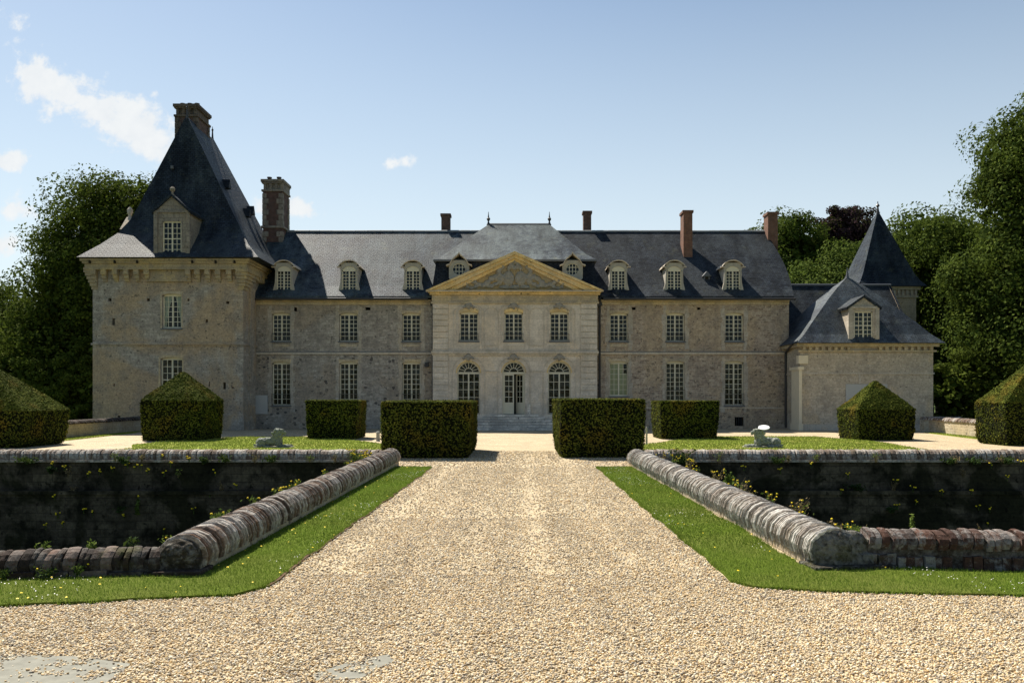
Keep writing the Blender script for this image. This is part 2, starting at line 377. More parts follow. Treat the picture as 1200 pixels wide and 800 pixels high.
def leafm(name, cols, trans=.18, rough=.55, spec=.25, big=None):
    m, nt, b = new_mat(name, .9, .03)
    r = island(nt)
    c = ramp(nt, r, [(i/(len(cols)-1), k) for i, k in enumerate(cols)])
    f = noi(nt, pos(nt), .5, 3)
    c = mix(nt, 1.0, c, ramp(nt, f, [(.3, .7), (.7, 1.25)]), 'MULTIPLY')
    if big: c = mix(nt, ramp(nt, noi(nt, pos(nt), big[1], 4), [(.52, 0.0), (.68, big[2])]), c, big[0])
    nt.links.new(c, b.inputs['Base Color'])
    t = nd(nt, 'ShaderNodeBsdfTranslucent'); nt.links.new(mix(nt, .5, c, (.14,.20,.03)), t.inputs[0])
    mx = nt.nodes.new('ShaderNodeMixShader'); mx.inputs[0].default_value = trans
    nt.links.new(b.outputs[0], mx.inputs[1]); nt.links.new(t.outputs[0], mx.inputs[2])
    nt.links.new(mx.outputs[0], nt.nodes['Material Output'].inputs[0])
    return m
M['yew'] = leafm('yew_leaves', [(.032,.042,.007), (.052,.066,.011), (.078,.094,.015), (.12,.125,.02)], .04, .6, .2, ((.17,.11,.018), .9, .55))
M['yew_shade'] = flat('yew_shade', (.006,.008,.003), .95, .05, .4, 5)  # shade inside the hedge put into a near-black colour
M['leaf_dark'] = leafm('leaves_dark', [(.030,.046,.008), (.066,.090,.014), (.12,.142,.022)], .20)
M['leaf_mid'] = leafm('leaves_mid', [(.028,.045,.009), (.052,.078,.014), (.098,.125,.021)], .20)
M['leaf_light'] = leafm('leaves_light', [(.05,.08,.016), (.085,.12,.024), (.12,.155,.033)], .22)
M['leaf_copper'] = leafm('leaves_copper', [(.022,.013,.016), (.042,.022,.026), (.058,.032,.034)], .1)
M['weed'] = leafm('weed_leaves', [(.06,.09,.025), (.10,.15,.03), (.16,.20,.05)], .3)
M['weed_dark'] = leafm('ivy_leaves', [(.025,.045,.015), (.045,.075,.022)], .15)
M['weed_dry'] = leafm('dry_stalks', [(.20,.15,.08), (.28,.21,.11), (.14,.10,.05)], .2)
M['petal'] = flat('yellow_petal', (.85,.62,.02), .6, .2, .1)
M['petal_w'] = flat('white_petal', (.80,.78,.74), .6, .2, .05)
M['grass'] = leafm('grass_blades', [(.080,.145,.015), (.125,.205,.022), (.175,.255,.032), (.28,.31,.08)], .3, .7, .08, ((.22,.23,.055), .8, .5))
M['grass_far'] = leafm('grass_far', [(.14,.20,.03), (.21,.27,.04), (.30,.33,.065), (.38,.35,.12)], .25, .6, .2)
def gravelm(name, scale, tones, bmp=.8, dist=.02):
    m, nt, b = new_mat(name, .85, .25)
    p = pos(nt)
    pd = nd(nt, 'ShaderNodeTexNoise', None, Vector=p, Scale=30.0)
    vo = nd(nt, 'ShaderNodeTexVoronoi', None, Vector=p, Scale=scale, Randomness=1.0)
    rnd = nd(nt, 'ShaderNodeSeparateColor', None, Color=vo.outputs['Color']).outputs[0]
    c = ramp(nt, rnd, [(i/(len(tones)-1), k) for i, k in enumerate(tones)])
    big = noi(nt, p, .8, 4); med = noi(nt, p, 4, 5, .7)
    c = mix(nt, 1.0, c, ramp(nt, big, [(.3, .82), (.7, 1.12)]), 'MULTIPLY')
    c = mix(nt, 1.0, c, ramp(nt, med, [(.25, .75), (.75, 1.18)]), 'MULTIPLY')
    nt.links.new(c, b.inputs['Base Color'])
    h = ma(nt, 'ADD', ma(nt, 'MULTIPLY', vo.outputs['Distance'], -1.0), ma(nt, 'MULTIPLY', med, .8))
    nt.links.new(bump(nt, h, bmp, dist), b.inputs['Normal'])
    return m
GT = [(.21,.155,.09), (.40,.295,.16), (.49,.395,.25), (.37,.31,.22), (.53,.44,.285), (.43,.32,.17), (.55,.48,.345)]
M['gravel'] = gravelm('gravel', 46, GT, .8, .015)
def pebblem():
    m, nt, b = new_mat('pebble', .7, .35)
    r = island(nt)
    st = [(.20,.14,.09), (.58,.39,.18), (.70,.53,.31), (.40,.35,.29), (.76,.62,.41), (.62,.41,.17), (.78,.69,.53), (.34,.30,.25), (.68,.55,.35), (.74,.56,.33), (.80,.73,.59), (.72,.58,.36)]
    st = [(.93*(q[0]*.88+.12*.62), .93*(q[1]*.88+.12*.50), .89*(q[2]*.88+.12*.36)) for q in st]; c = ramp(nt, r, [(i/(len(st)-1), k) for i, k in enumerate(st)], 'CONSTANT'); c = mix(nt, 1.0, c, ramp(nt, noi(nt, scl(nt, pos(nt), (1.5, .10, 1)), 1.1, 5, .6), [(.3, .80), (.7, 1.10)]), 'MULTIPLY')
    f = noi(nt, pos(nt), 60, 4, .7)
    c = mix(nt, 1.0, c, ramp(nt, f, [(.25, .78), (.75, 1.15)]), 'MULTIPLY')
    nt.links.new(c, b.inputs['Base Color']); return m
M['pebble'] = pebblem()
def lawnm(name, a, b_, c_, sc):
    m, nt, b = new_mat(name, .95, .05)
    p = pos(nt); f = noi(nt, p, 3, 6, .7); g = noi(nt, p, sc, 4, .7); h = noi(nt, p, .35, 4)
    c = mix(nt, f, a, b_); c = mix(nt, ramp(nt, h, [(.45, 0.0), (.7, .7)]), c, c_)
    c = mix(nt, 1.0, c, ramp(nt, g, [(.25, .55), (.75, 1.35)]), 'MULTIPLY')
    nt.links.new(c, b.inputs['Base Color']); nt.links.new(bump(nt, g, .9, .04), b.inputs['Normal'])
    return m
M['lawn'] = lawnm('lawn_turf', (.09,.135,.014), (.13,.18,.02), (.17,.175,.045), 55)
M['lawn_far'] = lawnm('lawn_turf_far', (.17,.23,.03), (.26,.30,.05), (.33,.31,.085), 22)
M['meadow'] = lawnm('meadow', (.035,.06,.014), (.06,.085,.02), (.08,.08,.03), 6)
M['concrete'] = flat('slab_concrete', (.215,.21,.175), .9, .1, .4, 9)
def copingm(name, tones, lich_amt, lich=(.50,.48,.42), ls=2.2, moss=.3):
    m, nt, b = new_mat(name, .95, .15)
    p = pos(nt); r = island(nt)
    c = ramp(nt, r, [(i/(len(tones)-1), k) for i, k in enumerate(tones)])
    f = noi(nt, p, ls, 7, .72, .8); f2 = noi(nt, p, 18, 5, .7)
    msk = ma(nt, 'ADD', ma(nt, 'MULTIPLY', f, .62), ma(nt, 'ADD', ma(nt, 'MULTIPLY', f2, .2), ma(nt, 'MULTIPLY', r, .18)))
    c = mix(nt, ma(nt, 'MULTIPLY', ramp(nt, msk, [(.46, 0.0), (.58, 1.0)]), lich_amt), c, lich)
    g = noi(nt, p, 1.4, 5, .65)
    c = mix(nt, ramp(nt, g, [(.58, 0.0), (.72, moss)]), c, (.10,.10,.03))
    c = mix(nt, 1.0, c, ramp(nt, f2, [(.25, .45), (.75, 1.3)]), 'MULTIPLY')
    nt.links.new(c, b.inputs['Base Color']); nt.links.new(bump(nt, f2, .7, .025), b.inputs['Normal'])
    return m
M['cop_left'] = copingm('coping_rusty', [(.10,.075,.06), (.17,.105,.07), (.16,.13,.105), (.22,.15,.105), (.28,.155,.09)], .9, (.45,.42,.375), 1.9, .45)
M['cop_right'] = copingm('coping_lichen', [(.25,.215,.18), (.36,.31,.26), (.29,.23,.18), (.42,.38,.33)], .95, (.62,.59,.53), 2.2, .25)
M['cop_near'] = copingm('coping_brick', [(.030,.024,.020), (.050,.032,.024), (.042,.036,.030), (.065,.04,.028), (.13,.06,.034)], .45, (.23,.22,.20), 7, .7)
M['cop_red'] = copingm('coping_red_brick', [(.06,.034,.026), (.095,.05,.035), (.055,.042,.036), (.13,.065,.043), (.09,.068,.054)], .65, (.30,.29,.27), 8, .6)
M['cop_far'] = copingm('coping_far', [(.16,.12,.09), (.24,.19,.15), (.12,.085,.065)], .8, (.50,.46,.40), 2.5, .3)
M['rough'] = copingm('rough_stone', [(.07,.06,.045), (.07,.06,.045)], .9, (.30,.285,.245), 9, .9)
def roughen(m):
    nt = m.node_tree; b = nt.nodes['Principled BSDF']; prev = b.inputs['Normal'].links[0].from_socket
    vo = nd(nt, 'ShaderNodeTexVoronoi', None, Vector=pos(nt), Scale=16.0); cr = nd(nt, 'ShaderNodeTexNoise', None, Vector=pos(nt), Scale=38.0, Detail=6.0, Roughness=.7)
    hh = ma(nt, 'ADD', vo.outputs['Distance'], cr.outputs['Fac'])
    nt.links.new(bump(nt, hh, 1.0, .06, prev), b.inputs['Normal'])
roughen(M['rough'])
M['statue'] = copingm('statue_stone', [(.20,.215,.18), (.20,.215,.18)], .85, (.40,.41,.36), 6, .3)
M['relief'] = flat('relief_stone', (.29,.265,.22), .95, .1, .45, 7)
M['plinth'] = flat('plinth_stone', (.30,.29,.25), .95, .1, .35, 7)

# ------------------------------------------------------------------ terrain
def plane_cells(xs, ys, z, skip):
    mb = MB()
    for i in range(len(xs)-1):
        for j in range(len(ys)-1):
            cx, cy = (xs[i]+xs[i+1])/2, (ys[j]+ys[j+1])/2
            if skip(cx, cy): continue
            mb.poly([(xs[i], ys[j], z), (xs[i+1], ys[j], z), (xs[i+1], ys[j+1], z), (xs[i], ys[j+1], z)])
    return mb
MXL, MXR, MY0, MY1, MOUT = -4.22, 4.02, 10.45, 26.55, 34.0
inm = lambda x, y: (MY0 < y < MY1) and ((-MOUT < x < MXL) or (MXR < x < MOUT))
tag(plane_cells([-1500, -200, -MOUT, MXL, MXR, MOUT, 200, 1500], [-1500, -100, MY0, MY1, 120, 1500, 2500], 0, inm).build('ground', M['meadow'], origin=(0,0,0)), kind='structure')
tag(plane_cells([-26.5, MXL, MXR, 28], [-14, MY0, MY1, 60], 0.004, inm).build('gravel_drive', M['gravel'], origin=(0,0,0)), kind='structure')
mb = MB()
mb.poly([(-MOUT, MY0, -3.6), (MXL, MY0, -3.6), (MXL, MY1, -3.6), (-MOUT, MY1, -3.6)])
mb.poly([(MXR, MY0, -3.6), (MOUT, MY0, -3.6), (MOUT, MY1, -3.6), (MXR, MY1, -3.6)])
tag(mb.build('moat_floor', M['meadow'], origin=(0,0,-3.6)), kind='structure')
mb = MB()
for s in (-1, 1):
    mb.poly([(s*MOUT, MY0, -3.6), (s*MOUT, MY1, -3.6), (s*MOUT, MY1, 0), (s*MOUT, MY0, 0)])
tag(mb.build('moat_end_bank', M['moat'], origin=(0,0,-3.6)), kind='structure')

def wavy(P, step=.35, amp=.03, closed=True):
    out = []
    n = len(P)
    for i in range(n if closed else n-1):
        a = Vector(P[i]); b = Vector(P[(i+1) % n]); d = b-a; L = d.length; k = max(1, int(L/step))
        nrm = Vector((-d.y, d.x))/L
        for q in range(k):
            t = q/k; p = a+d*t
            out.append(tuple(p + nrm*(mnoise.noise(Vector((p.x*1.3, p.y*1.3, 3)))*amp*2 + random.uniform(-amp, amp)*.4)))
    return out
LAWN_L = wavy([(-2.60, 25.95), (-2.66, 20), (-2.72, 15), (-2.80, 9.45), (-3.0, 9.05), (-3.6, 8.93), (-5.2, 8.55), (-9.5, 8.0), (-9.5, 9.6), (-6.0, 9.95), (-4.1, 10.3), (-3.76, 10.5), (-3.72, 25.95)])
LAWN_R = wavy([(2.42, 25.95), (2.44, 16), (2.46, 9.75), (2.62, 9.42), (3.3, 9.25), (5.4, 9.0), (10, 8.6), (10, 9.9), (5.6, 10.25), (4.3, 10.6), (3.56, 10.65), (3.46, 25.95)])
def lawn(P, name, mat, z0, z1):
    mb = MB(); mb.prism_z(P, z0, z1)
    return tag(mb.build(name, mat, origin=(0,0,0)), kind='structure')
lawn(LAWN_L, 'lawn', [M['lawn']], -.05, .035); lawn(LAWN_R, 'lawn', M['lawn'], -.05, .035)
mb = MB()
edge = [p for p in LAWN_L if p[0] > -2.95]
for a, b in zip(edge[:-1], edge[1:]):
    if math.dist(a, b) < 1: mb.prism_z([a, b, (b[0]+.035, b[1]), (a[0]+.035, a[1])], 0, .03)
tag(mb.build('soil_edge', M['soil'], origin=(0,0,0)), kind='structure')
FAR_L = wavy([(-5.2, 27.2), (-5.4, 38), (-8.5, 43.2), (-9, 46.6), (-15.0, 46.6), (-17.2, 42.6), (-17.3, 38.5), (-16.2, 36), (-16, 27.2)], 1.2, .15)
FAR_R = wavy([(5.2, 27.2), (5.3, 38), (8.2, 43.2), (9, 46.8), (16.4, 46.8), (17.5, 41), (16.8, 37), (16.5, 27.2)], 1.2, .15)
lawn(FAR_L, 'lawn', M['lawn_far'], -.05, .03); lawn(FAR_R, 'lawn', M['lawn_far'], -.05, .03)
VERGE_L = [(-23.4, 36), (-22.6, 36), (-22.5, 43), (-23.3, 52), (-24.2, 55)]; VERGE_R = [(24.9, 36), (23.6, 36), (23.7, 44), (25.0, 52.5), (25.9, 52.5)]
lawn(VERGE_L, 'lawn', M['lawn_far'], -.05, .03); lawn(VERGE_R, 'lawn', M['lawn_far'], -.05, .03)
SLABS = [wavy([(-5.2, 5.9), (-3.0, 5.9), (-3.05, 6.75), (-3.6, 6.95), (-5.2, 6.9)], .3, .05), wavy([(-1.50, 6.35), (-1.2, 6.42), (-.98, 6.8), (-1.05, 6.98), (-1.3, 6.8), (-1.55, 6.5)], .2, .04)]
mb = MB()
for s in SLABS: mb.prism_z(s, -.05, .009)
tag(mb.build('paving', M['concrete'], origin=(0,0,0)), kind='structure')

# grass blades, flowers, gravel stones (stuff)
def sample_poly(P, n):
    A = np.array(P); lo, hi = A.min(0), A.max(0)
    X = rng.uniform(lo[0], hi[0], n); Y = rng.uniform(lo[1], hi[1], n)
    k = in_poly(P, X, Y); return X[k], Y[k]
def area_n(P, dens):
    A = np.array(P); return int((A[:,0].max()-A[:,0].min())*(A[:,1].max()-A[:,1].min())*dens)
def blades(X, Y, z, hmin, hmax, w):
    n = len(X); a = rng.uniform(0, 2*np.pi, n); h = rng.uniform(hmin, hmax, n); ww = w*rng.uniform(.6, 1.4, n)
    le = rng.uniform(.1, .9, n)*h; la = rng.uniform(0, 2*np.pi, n)
    V = np.zeros((n, 3, 3))
    V[:,0] = np.stack([X-np.cos(a)*ww, Y-np.sin(a)*ww, np.full(n, z)], 1)
    V[:,1] = np.stack([X+np.cos(a)*ww, Y+np.sin(a)*ww, np.full(n, z)], 1)
    V[:,2] = np.stack([X+np.cos(la)*le, Y+np.sin(la)*le, z+h], 1)
    return V.reshape(-1, 3), np.arange(n*3).reshape(-1, 3)
Vs = []; Fs = []; off = 0
def push(V, F):
    global off
    Vs.append(V); Fs.append(F+off); off += len(V)
for P in (LAWN_L, LAWN_R):
    X, Y = sample_poly(P, area_n(P, 2600)); k = (np.abs(X) < Y*.68)
    X, Y = X[k], Y[k]
    k = Y < 12; push(*blades(X[k], Y[k], .03, .02, .045, .0035))
    k = (Y >= 12) & (rng.random(len(Y)) < .55); push(*blades(X[k], Y[k], .03, .02, .05, .0065))
for P in (LAWN_L, LAWN_R):
    A = np.array(P); B_ = np.roll(A, -1, 0); t = rng.random((len(A), 150)); 
    Q = A[:,None]+(B_-A)[:,None]*t[:,:,None]+rng.normal(0, .016, (len(A), 150, 2)); Q = Q.reshape(-1, 2)
    cl_ = np.array([mnoise.noise(Vector((a*3, b*3, 1))) for a, b in Q]); k = (Q[:,1] < 26) & (np.abs(Q[:,0]) < Q[:,1]*.68) & (cl_ > -.15)
    push(*blades(Q[k,0], Q[k,1], .012, .025, .06, .0055))
tag(np_obj('grass', np.concatenate(Vs), np.concatenate(Fs), M['grass'], origin=(0,0,0)), kind='stuff')
Vs = []; Fs = []; off = 0
for P in (FAR_L, FAR_R, VERGE_L, VERGE_R):
    X, Y = sample_poly(P, area_n(P, 160)); k = Y > 33
    push(*blades(X[k], Y[k], .025, .03, .07, .02))
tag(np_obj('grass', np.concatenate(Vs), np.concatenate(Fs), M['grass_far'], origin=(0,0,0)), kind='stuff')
def dots(n, P, z, r, bias=None):
    X, Y = sample_poly(P, n)
    if bias is not None: k = bias(X, Y); X, Y = X[k], Y[k]
    m = len(X); zz = z+rng.uniform(.02, .045, m); rr = r*rng.uniform(.7, 1.3, m)
    V = np.zeros((m, 6, 3)); 
    for q in range(6):
        a = q*np.pi/3+rng.uniform(0, 1, m)*0; V[:,q] = np.stack([X+np.cos(a)*rr, Y+np.sin(a)*rr, zz+rng.uniform(-.4, .4, m)*rr], 1)
    return V.reshape(-1, 3), np.arange(m*6).reshape(-1, 6)
clus = lambda th: (lambda X, Y: np.array([mnoise.noise(Vector((x*.9, y*.9, 7))) > th for x, y in zip(X, Y)], bool))
Vs = []; Fs = []; off = 0
for P in (LAWN_L, LAWN_R): push(*dots(6500, P, .03, .0065, clus(.18)))
tag(np_obj('lawn_daisies', np.concatenate(Vs), np.concatenate(Fs), M['petal_w'], origin=(0,0,0)), kind='stuff')
Vs = []; Fs = []; off = 0
push(*dots(360, LAWN_L, .035, .014)); push(*dots(170, LAWN_R, .035, .013))
tag(np_obj('lawn_buttercups', np.concatenate(Vs), np.concatenate(Fs), M['petal'], origin=(0,0,0)), kind='stuff')

bm = bmesh.new(); bmesh.ops.create_icosphere(bm, subdivisions=1, radius=1); bm.verts.index_update()
ICO_V = np.array([v.co[:] for v in bm.verts]); ICO_F = np.array([[v.index for v in f.verts] for f in bm.faces]); bm.free()
def stones(X, Y, rmin, rmax):
    n = len(X); r = rng.uniform(rmin, rmax, n)*rng.uniform(.75, 1.25, n)
    sc = np.stack([r, r*rng.uniform(.6, .95, n), r*rng.uniform(.4, .7, n)], 1)
    a = rng.uniform(0, 2*np.pi, n); ca, sa = np.cos(a), np.sin(a)
    V = ICO_V[None]*sc[:,None,:]*rng.uniform(.82, 1.16, (n, 12, 1))
    t = rng.uniform(-.5, .5, n); V[:,:,2] += V[:,:,0]*t[:,None]
    x = V[:,:,0]*ca[:,None]-V[:,:,1]*sa[:,None]+X[:,None]; y = V[:,:,0]*sa[:,None]+V[:,:,1]*ca[:,None]+Y[:,None]
    z = V[:,:,2]+(sc[:,2]*.55)[:,None]+rng.uniform(0, .012, n)[:,None]
    return np.stack([x, y, z], 2).reshape(-1, 3), (ICO_F[None]+(np.arange(n)*12)[:,None,None]).reshape(-1, 3)
Vs = []; Fs = []; off = 0
for (x0, x1, y0, y1, dens, r0, r1) in ((-6.4, 6.4, 5.6, 10.2, 3000, .007, .0145), (-3, 3, 10.2, 15, 1500, .008, .016), (-3, 3, 15, 26, 500, .010, .020), (-4, 4, 26, 34, 160, .016, .026)):
    n = int((x1-x0)*(y1-y0)*dens); X = rng.uniform(x0, x1, n); Y = rng.uniform(y0, y1, n)
    k = (np.abs(X) < Y*.64+.2) & ~in_poly(LAWN_L, X-.015, Y) & ~in_poly(LAWN_R, X+.015, Y)
    nz = np.array([mnoise.noise(Vector((a*4.5, b*4.5, 5)))+.5*mnoise.noise(Vector((a*13, b*13, 2))) for a, b in zip(X, Y)]) if y0 < 6 else np.zeros(n)
    for s in SLABS: k &= ~(in_poly(s, X, Y) & (rng.random(n) > .04) & (nz < .12))
    if y0 > 6: k &= rng.random(n) < np.clip(.85+.75*np.array([mnoise.noise(Vector((a*1.7, b*.05, 9)))+.25*mnoise.noise(Vector((a*3.1, b*.4, 4))) for a, b in zip(X, Y)]), .2, 1)   # worn wheel tracks show the fines
    push(*stones(X[k], Y[k], r0, r1))
tag(np_obj('gravel_stones', np.concatenate(Vs), np.concatenate(Fs), M['pebble'], smooth=True, origin=(0,0,0)), kind='stuff')

# ------------------------------------------------------------------ walls with openings, windows
def arc_pts(x0, x1, ztop, rise, n=12):
    if rise <= 0: return [(x0, ztop), (x1, ztop)]
    w = (x1-x0)/2; c = (x0+x1)/2
    Rr = (w*w+rise*rise)/(2*rise); zc = ztop-Rr; a = math.asin(min(1, w/Rr))
    if rise > w*.99: a = math.pi/2
    return [(c+Rr*math.sin(-a+2*a*i/n), zc+Rr*math.cos(-a+2*a*i/n)) for i in range(n+1)]
def wall_front(mb, x0, x1, z0, z1, y, ops, depth=.32):
    xs = sorted(set([x0, x1]+[round(o[k], 4) for o in ops for k in (0, 1)])); zs = sorted(set([z0, z1]+[round(o[k], 4) for o in ops for k in (2, 3)]))
    for i in range(len(xs)-1):
        for j in range(len(zs)-1):
            cx, cz = (xs[i]+xs[i+1])/2, (zs[j]+zs[j+1])/2
            if any(o[0] < cx < o[1] and o[2] < cz < o[3] for o in ops): continue
            mb.poly([(xs[i], y, zs[j]), (xs[i+1], y, zs[j]), (xs[i+1], y, zs[j+1]), (xs[i], y, zs[j+1])])
    for o in ops:
        A = arc_pts(o[0], o[1], o[3], o[4])
        if o[4] > 0:
            for a, b in zip(A[:-1], A[1:]): mb.poly([(a[0], y, a[1]), (b[0], y, b[1]), (b[0], y, o[3]), (a[0], y, o[3])])
        loop = [(o[0], o[2])]+A+[(o[1], o[2])]
        for a, b in zip(loop, loop[1:]+loop[:1]): mb.poly([(a[0], y, a[1]), (b[0], y, b[1]), (b[0], y+depth, b[1]), (a[0], y+depth, a[1])])
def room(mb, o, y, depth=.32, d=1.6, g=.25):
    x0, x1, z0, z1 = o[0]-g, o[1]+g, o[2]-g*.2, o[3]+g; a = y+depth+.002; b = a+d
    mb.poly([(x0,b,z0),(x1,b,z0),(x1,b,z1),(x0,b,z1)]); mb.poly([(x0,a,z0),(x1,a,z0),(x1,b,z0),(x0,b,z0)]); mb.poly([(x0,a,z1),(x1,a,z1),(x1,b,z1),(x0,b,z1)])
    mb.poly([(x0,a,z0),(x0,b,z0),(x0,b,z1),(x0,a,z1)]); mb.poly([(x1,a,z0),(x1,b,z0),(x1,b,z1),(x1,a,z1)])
def frame_mb(o, y, cols, rows, st=.075, mid=.10, mun=.034, transom=None):
    x0, x1, z0, z1, rise = o; mb = MB(); ya, yb = y, y+.07
    zs = z1-rise if rise > .3 else z1
    mb.box(x0, x0+st, ya, yb, z0, zs-rise*(rise <= .3)); mb.box(x1-st, x1, ya, yb, z0, zs-rise*(rise <= .3)); mb.box(x0+st, x1-st, ya, yb, z0, z0+st*1.3)
    xi0, xi1 = x0+st, x1-st
    if rise <= .3:
        A = arc_pts(x0, x1, z1, rise, 8)
        mb.prism_y(A+[(x1, z1-rise-st), (x0, z1-rise-st)], ya, yb); zt = z1-rise-st
    else:
        mb.box(x0, x1, ya-.01, yb+.01, zs-.08, zs+.06); zt = zs-.08
        A = arc_pts(x0+.04, x1-.04, z1-.04, rise-.04, 18); mb.strip(A, .085, ya, yb)
        c = (x0+x1)/2; rr = (x1-x0)/2
        mb.strip([(c+rr*.36*math.cos(math.pi*k/12), zs+.05+rr*.36*math.sin(math.pi*k/12)) for k in range(13)], mun*1.2, ya+.01, yb-.01)
        for k in range(1, 8):
            a = math.pi*k/8
            mb.strip([(c+rr*.36*math.cos(a), zs+.05+rr*.36*math.sin(a)), (c+rr*.95*math.cos(a), zs+rr*.95*math.sin(a))], mun, ya+.012, yb-.012)
    zb = z0+st*1.3
    c = (x0+x1)/2
    if mid: mb.box(c-mid/2, c+mid/2, ya-.012, yb, zb, zt)
    half = cols//2 if mid else cols
    for (a, b) in (((xi0, c-mid/2), (c+mid/2, xi1)) if mid else ((xi0, xi1),)):
        for k in range(1, half): xx = a+(b-a)*k/half; mb.box(xx-mun/2, xx+mun/2, ya+.012, yb-.012, zb, zt)
    for k in range(1, rows):
        zz = zb+(zt-zb)*k/rows; th = .07 if transom == k else mun
        for (a, b) in (((xi0, c-mid/2), (c+mid/2, xi1)) if mid else ((xi0, xi1),)): mb.box(a, b, ya+.014, yb-.014, zz-th/2, zz+th/2)
    return mb
def railing(x0, x1, z0, z1, y):
    mb = MB(); mb.box(x0, x1, y-.015, y+.015, z1-.028, z1); mb.box(x0, x1, y-.01, y+.01, z0+.05, z0+.07)
    n = max(4, int((x1-x0)/.13))
    for k in range(n+1): xx = x0+.012+(x1-x0-.024)*k/n; mb.box(xx-.006, xx+.006, y-.006, y+.006, z0+.02, z1-.03)
    return mb
def window(par, o, y, cols=4, rows=6, rec=.2, rail=None, sill=True, name='window', label=None, blind=None, mat='wood', transom=None, mid=.10):
    f = frame_mb(o, y+rec, cols, rows, transom=transom, mid=mid).build(name, M[mat], par)
    if label: f['label'] = label
    A = arc_pts(o[0]+.01, o[1]-.01, o[3]-.01, max(0, o[4]-.01)) if o[4] > 0 else [(o[0]+.01, o[3]-.01), (o[1]-.01, o[3]-.01)]
    g = MB(); g.poly([(x, y+rec+.04, z) for x, z in [(o[0]+.01, o[2]+.01)]+A+[(o[1]-.01, o[2]+.01)]])
    g.build('pane', M['glass'], f)
    if sill: s = MB(); s.box(o[0]-.08, o[1]+.08, y-.09, y+rec, o[2]-.09, o[2]-.003); s.build('sill', M['lead'], f)
    if rail: railing(o[0]-.02, o[1]+.02, o[2], o[2]+rail, y-.06).build('railing', M['iron'], f)
    return f
def grid_slab(mb, fn, nu, nv, th):
    b = len(mb.v)
    T = [[fn(i/nu, j/nv) for i in range(nu+1)] for j in range(nv+1)]
    for lay in (0, 1):
        for row in T:
            for p in row: mb.v.append((p[0], p[1], p[2]-th*lay))
    W = nu+1; S = W*(nv+1); ix = lambda i, j, l: b+l*S+j*W+i
    for j in range(nv):
        for i in range(nu):
            mb.f.append((ix(i,j,0), ix(i+1,j,0), ix(i+1,j+1,0), ix(i,j+1,0))); mb.f.append((ix(i,j,1), ix(i,j+1,1), ix(i+1,j+1,1), ix(i+1,j,1)))
    for i in range(nu):
        for j in (0, nv): mb.f.append((ix(i,j,0), ix(i+1,j,0), ix(i+1,j,1), ix(i,j,1)))
    for j in range(nv):
        for i in (0, nu): mb.f.append((ix(i,j,0), ix(i,j+1,0), ix(i,j+1,1), ix(i,j,1)))

# ------------------------------------------------------------------ main building
YW, YP = 59.5, 58.7
kw = YW/1000; kp = YP/1000
X_ = lambda px, k: (px-606)*k
Z_ = lambda py, k: 2.1-(py-467)*k
CH = thing('country_house', (0, YW, 0), 'long two-storey limestone country house with slate roof, dormers and central pediment', 'country house')
rooms = MB()
ops_l, ops_r = [], []
for px in (329.5, 408.5, 482):
    x = X_(px, kw); ops_l += [(x-.64, x+.64, Z_(400, kw), Z_(366.5, kw), .10), (x-.64, x+.64, Z_(475, kw), Z_(423.5, kw), .12)]
for i, px in enumerate((725.3, 791.5, 860.5)):
    x = X_(px, kw); ops_r += [(x-.64, x+.64, Z_(400, kw), Z_(366.5, kw), .10), (x-.66, x+.66, Z_((464, 470, 475)[i], kw), Z_(423, kw), .12)]
cellar = (X_(861, kw), X_(871.5, kw), Z_(499, kw), Z_(488.5, kw), 0)
extra_l = [(X_(342, kw), X_(348, kw), Z_(365, kw), Z_(360, kw), 0), (X_(428, kw), X_(434, kw), Z_(363.5, kw), Z_(360, kw), 0)]
extra_r = [(X_(740, kw), X_(745, kw), Z_(363, kw), Z_(360, kw), 0), (X_(817, kw), X_(821, kw), Z_(363, kw), Z_(360, kw), 0), cellar]
xl0, xl1, xr0, xr1 = -18.35, -5.8, 5.5, 18.95
ZE = 9.0
mb = MB(); wall_front(mb, xl0, xl1, -.2, ZE, YW, ops_l+extra_l); mb.build('wall', M['wall_left'], CH)
mb = MB(); wall_front(mb, xr0, xr1, -.2, ZE, YW, ops_r+extra_r)
mb.poly([(xr1, YW, -.2), (xr1, 71.6, -.2), (xr1, 71.6, ZE), (xr1, 65.5, 14.9), (xr1, YW, ZE)])
mb.build('wall', M['wall_right'], CH)
mb = MB(); mb.poly([(xl0, 71.6, -.2), (xr1, 71.6, -.2), (xr1, 71.6, ZE), (xl0, 71.6, ZE)]); mb.build('wall', M['wall_left'], CH)
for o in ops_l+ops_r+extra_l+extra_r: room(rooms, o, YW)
for n, ops in enumerate((ops_l, ops_r)):
    for i, o in enumerate(ops):
        low = i % 2
        lab = None
        if n == 1 and i == 1: lab = 'window with its pale inner shutters closed'
        f = window(CH, o, YW, 4, 8 if low and o[2] < 2 else 6, rail=.55 if not low else (.8 if not (n == 1 and i == 1) else None), label=lab)
        if lab:
            s = MB(); c = (o[0]+o[1])/2
            s.box(o[0]+.03, c-.02, YW+.27, YW+.30, o[2]+.02, o[3]-.02); s.box(c+.02, o[1]-.03, YW+.27, YW+.30, o[2]+.02, o[3]-.85); s.box(c+.02, o[1]-.32, YW+.27, YW+.30, o[3]-.83, o[3]-.05)
            s.build_parts('shutter', M['shutter'], f)
mb = MB(); x0, x1, z0, z1, _ = cellar
for k in range(1, 4): xx = x0+(x1-x0)*k/4; mb.box(xx-.02, xx+.02, YW+.08, YW+.12, z0, z1)
mb.build_parts('cellar_grille', M['iron'], CH)
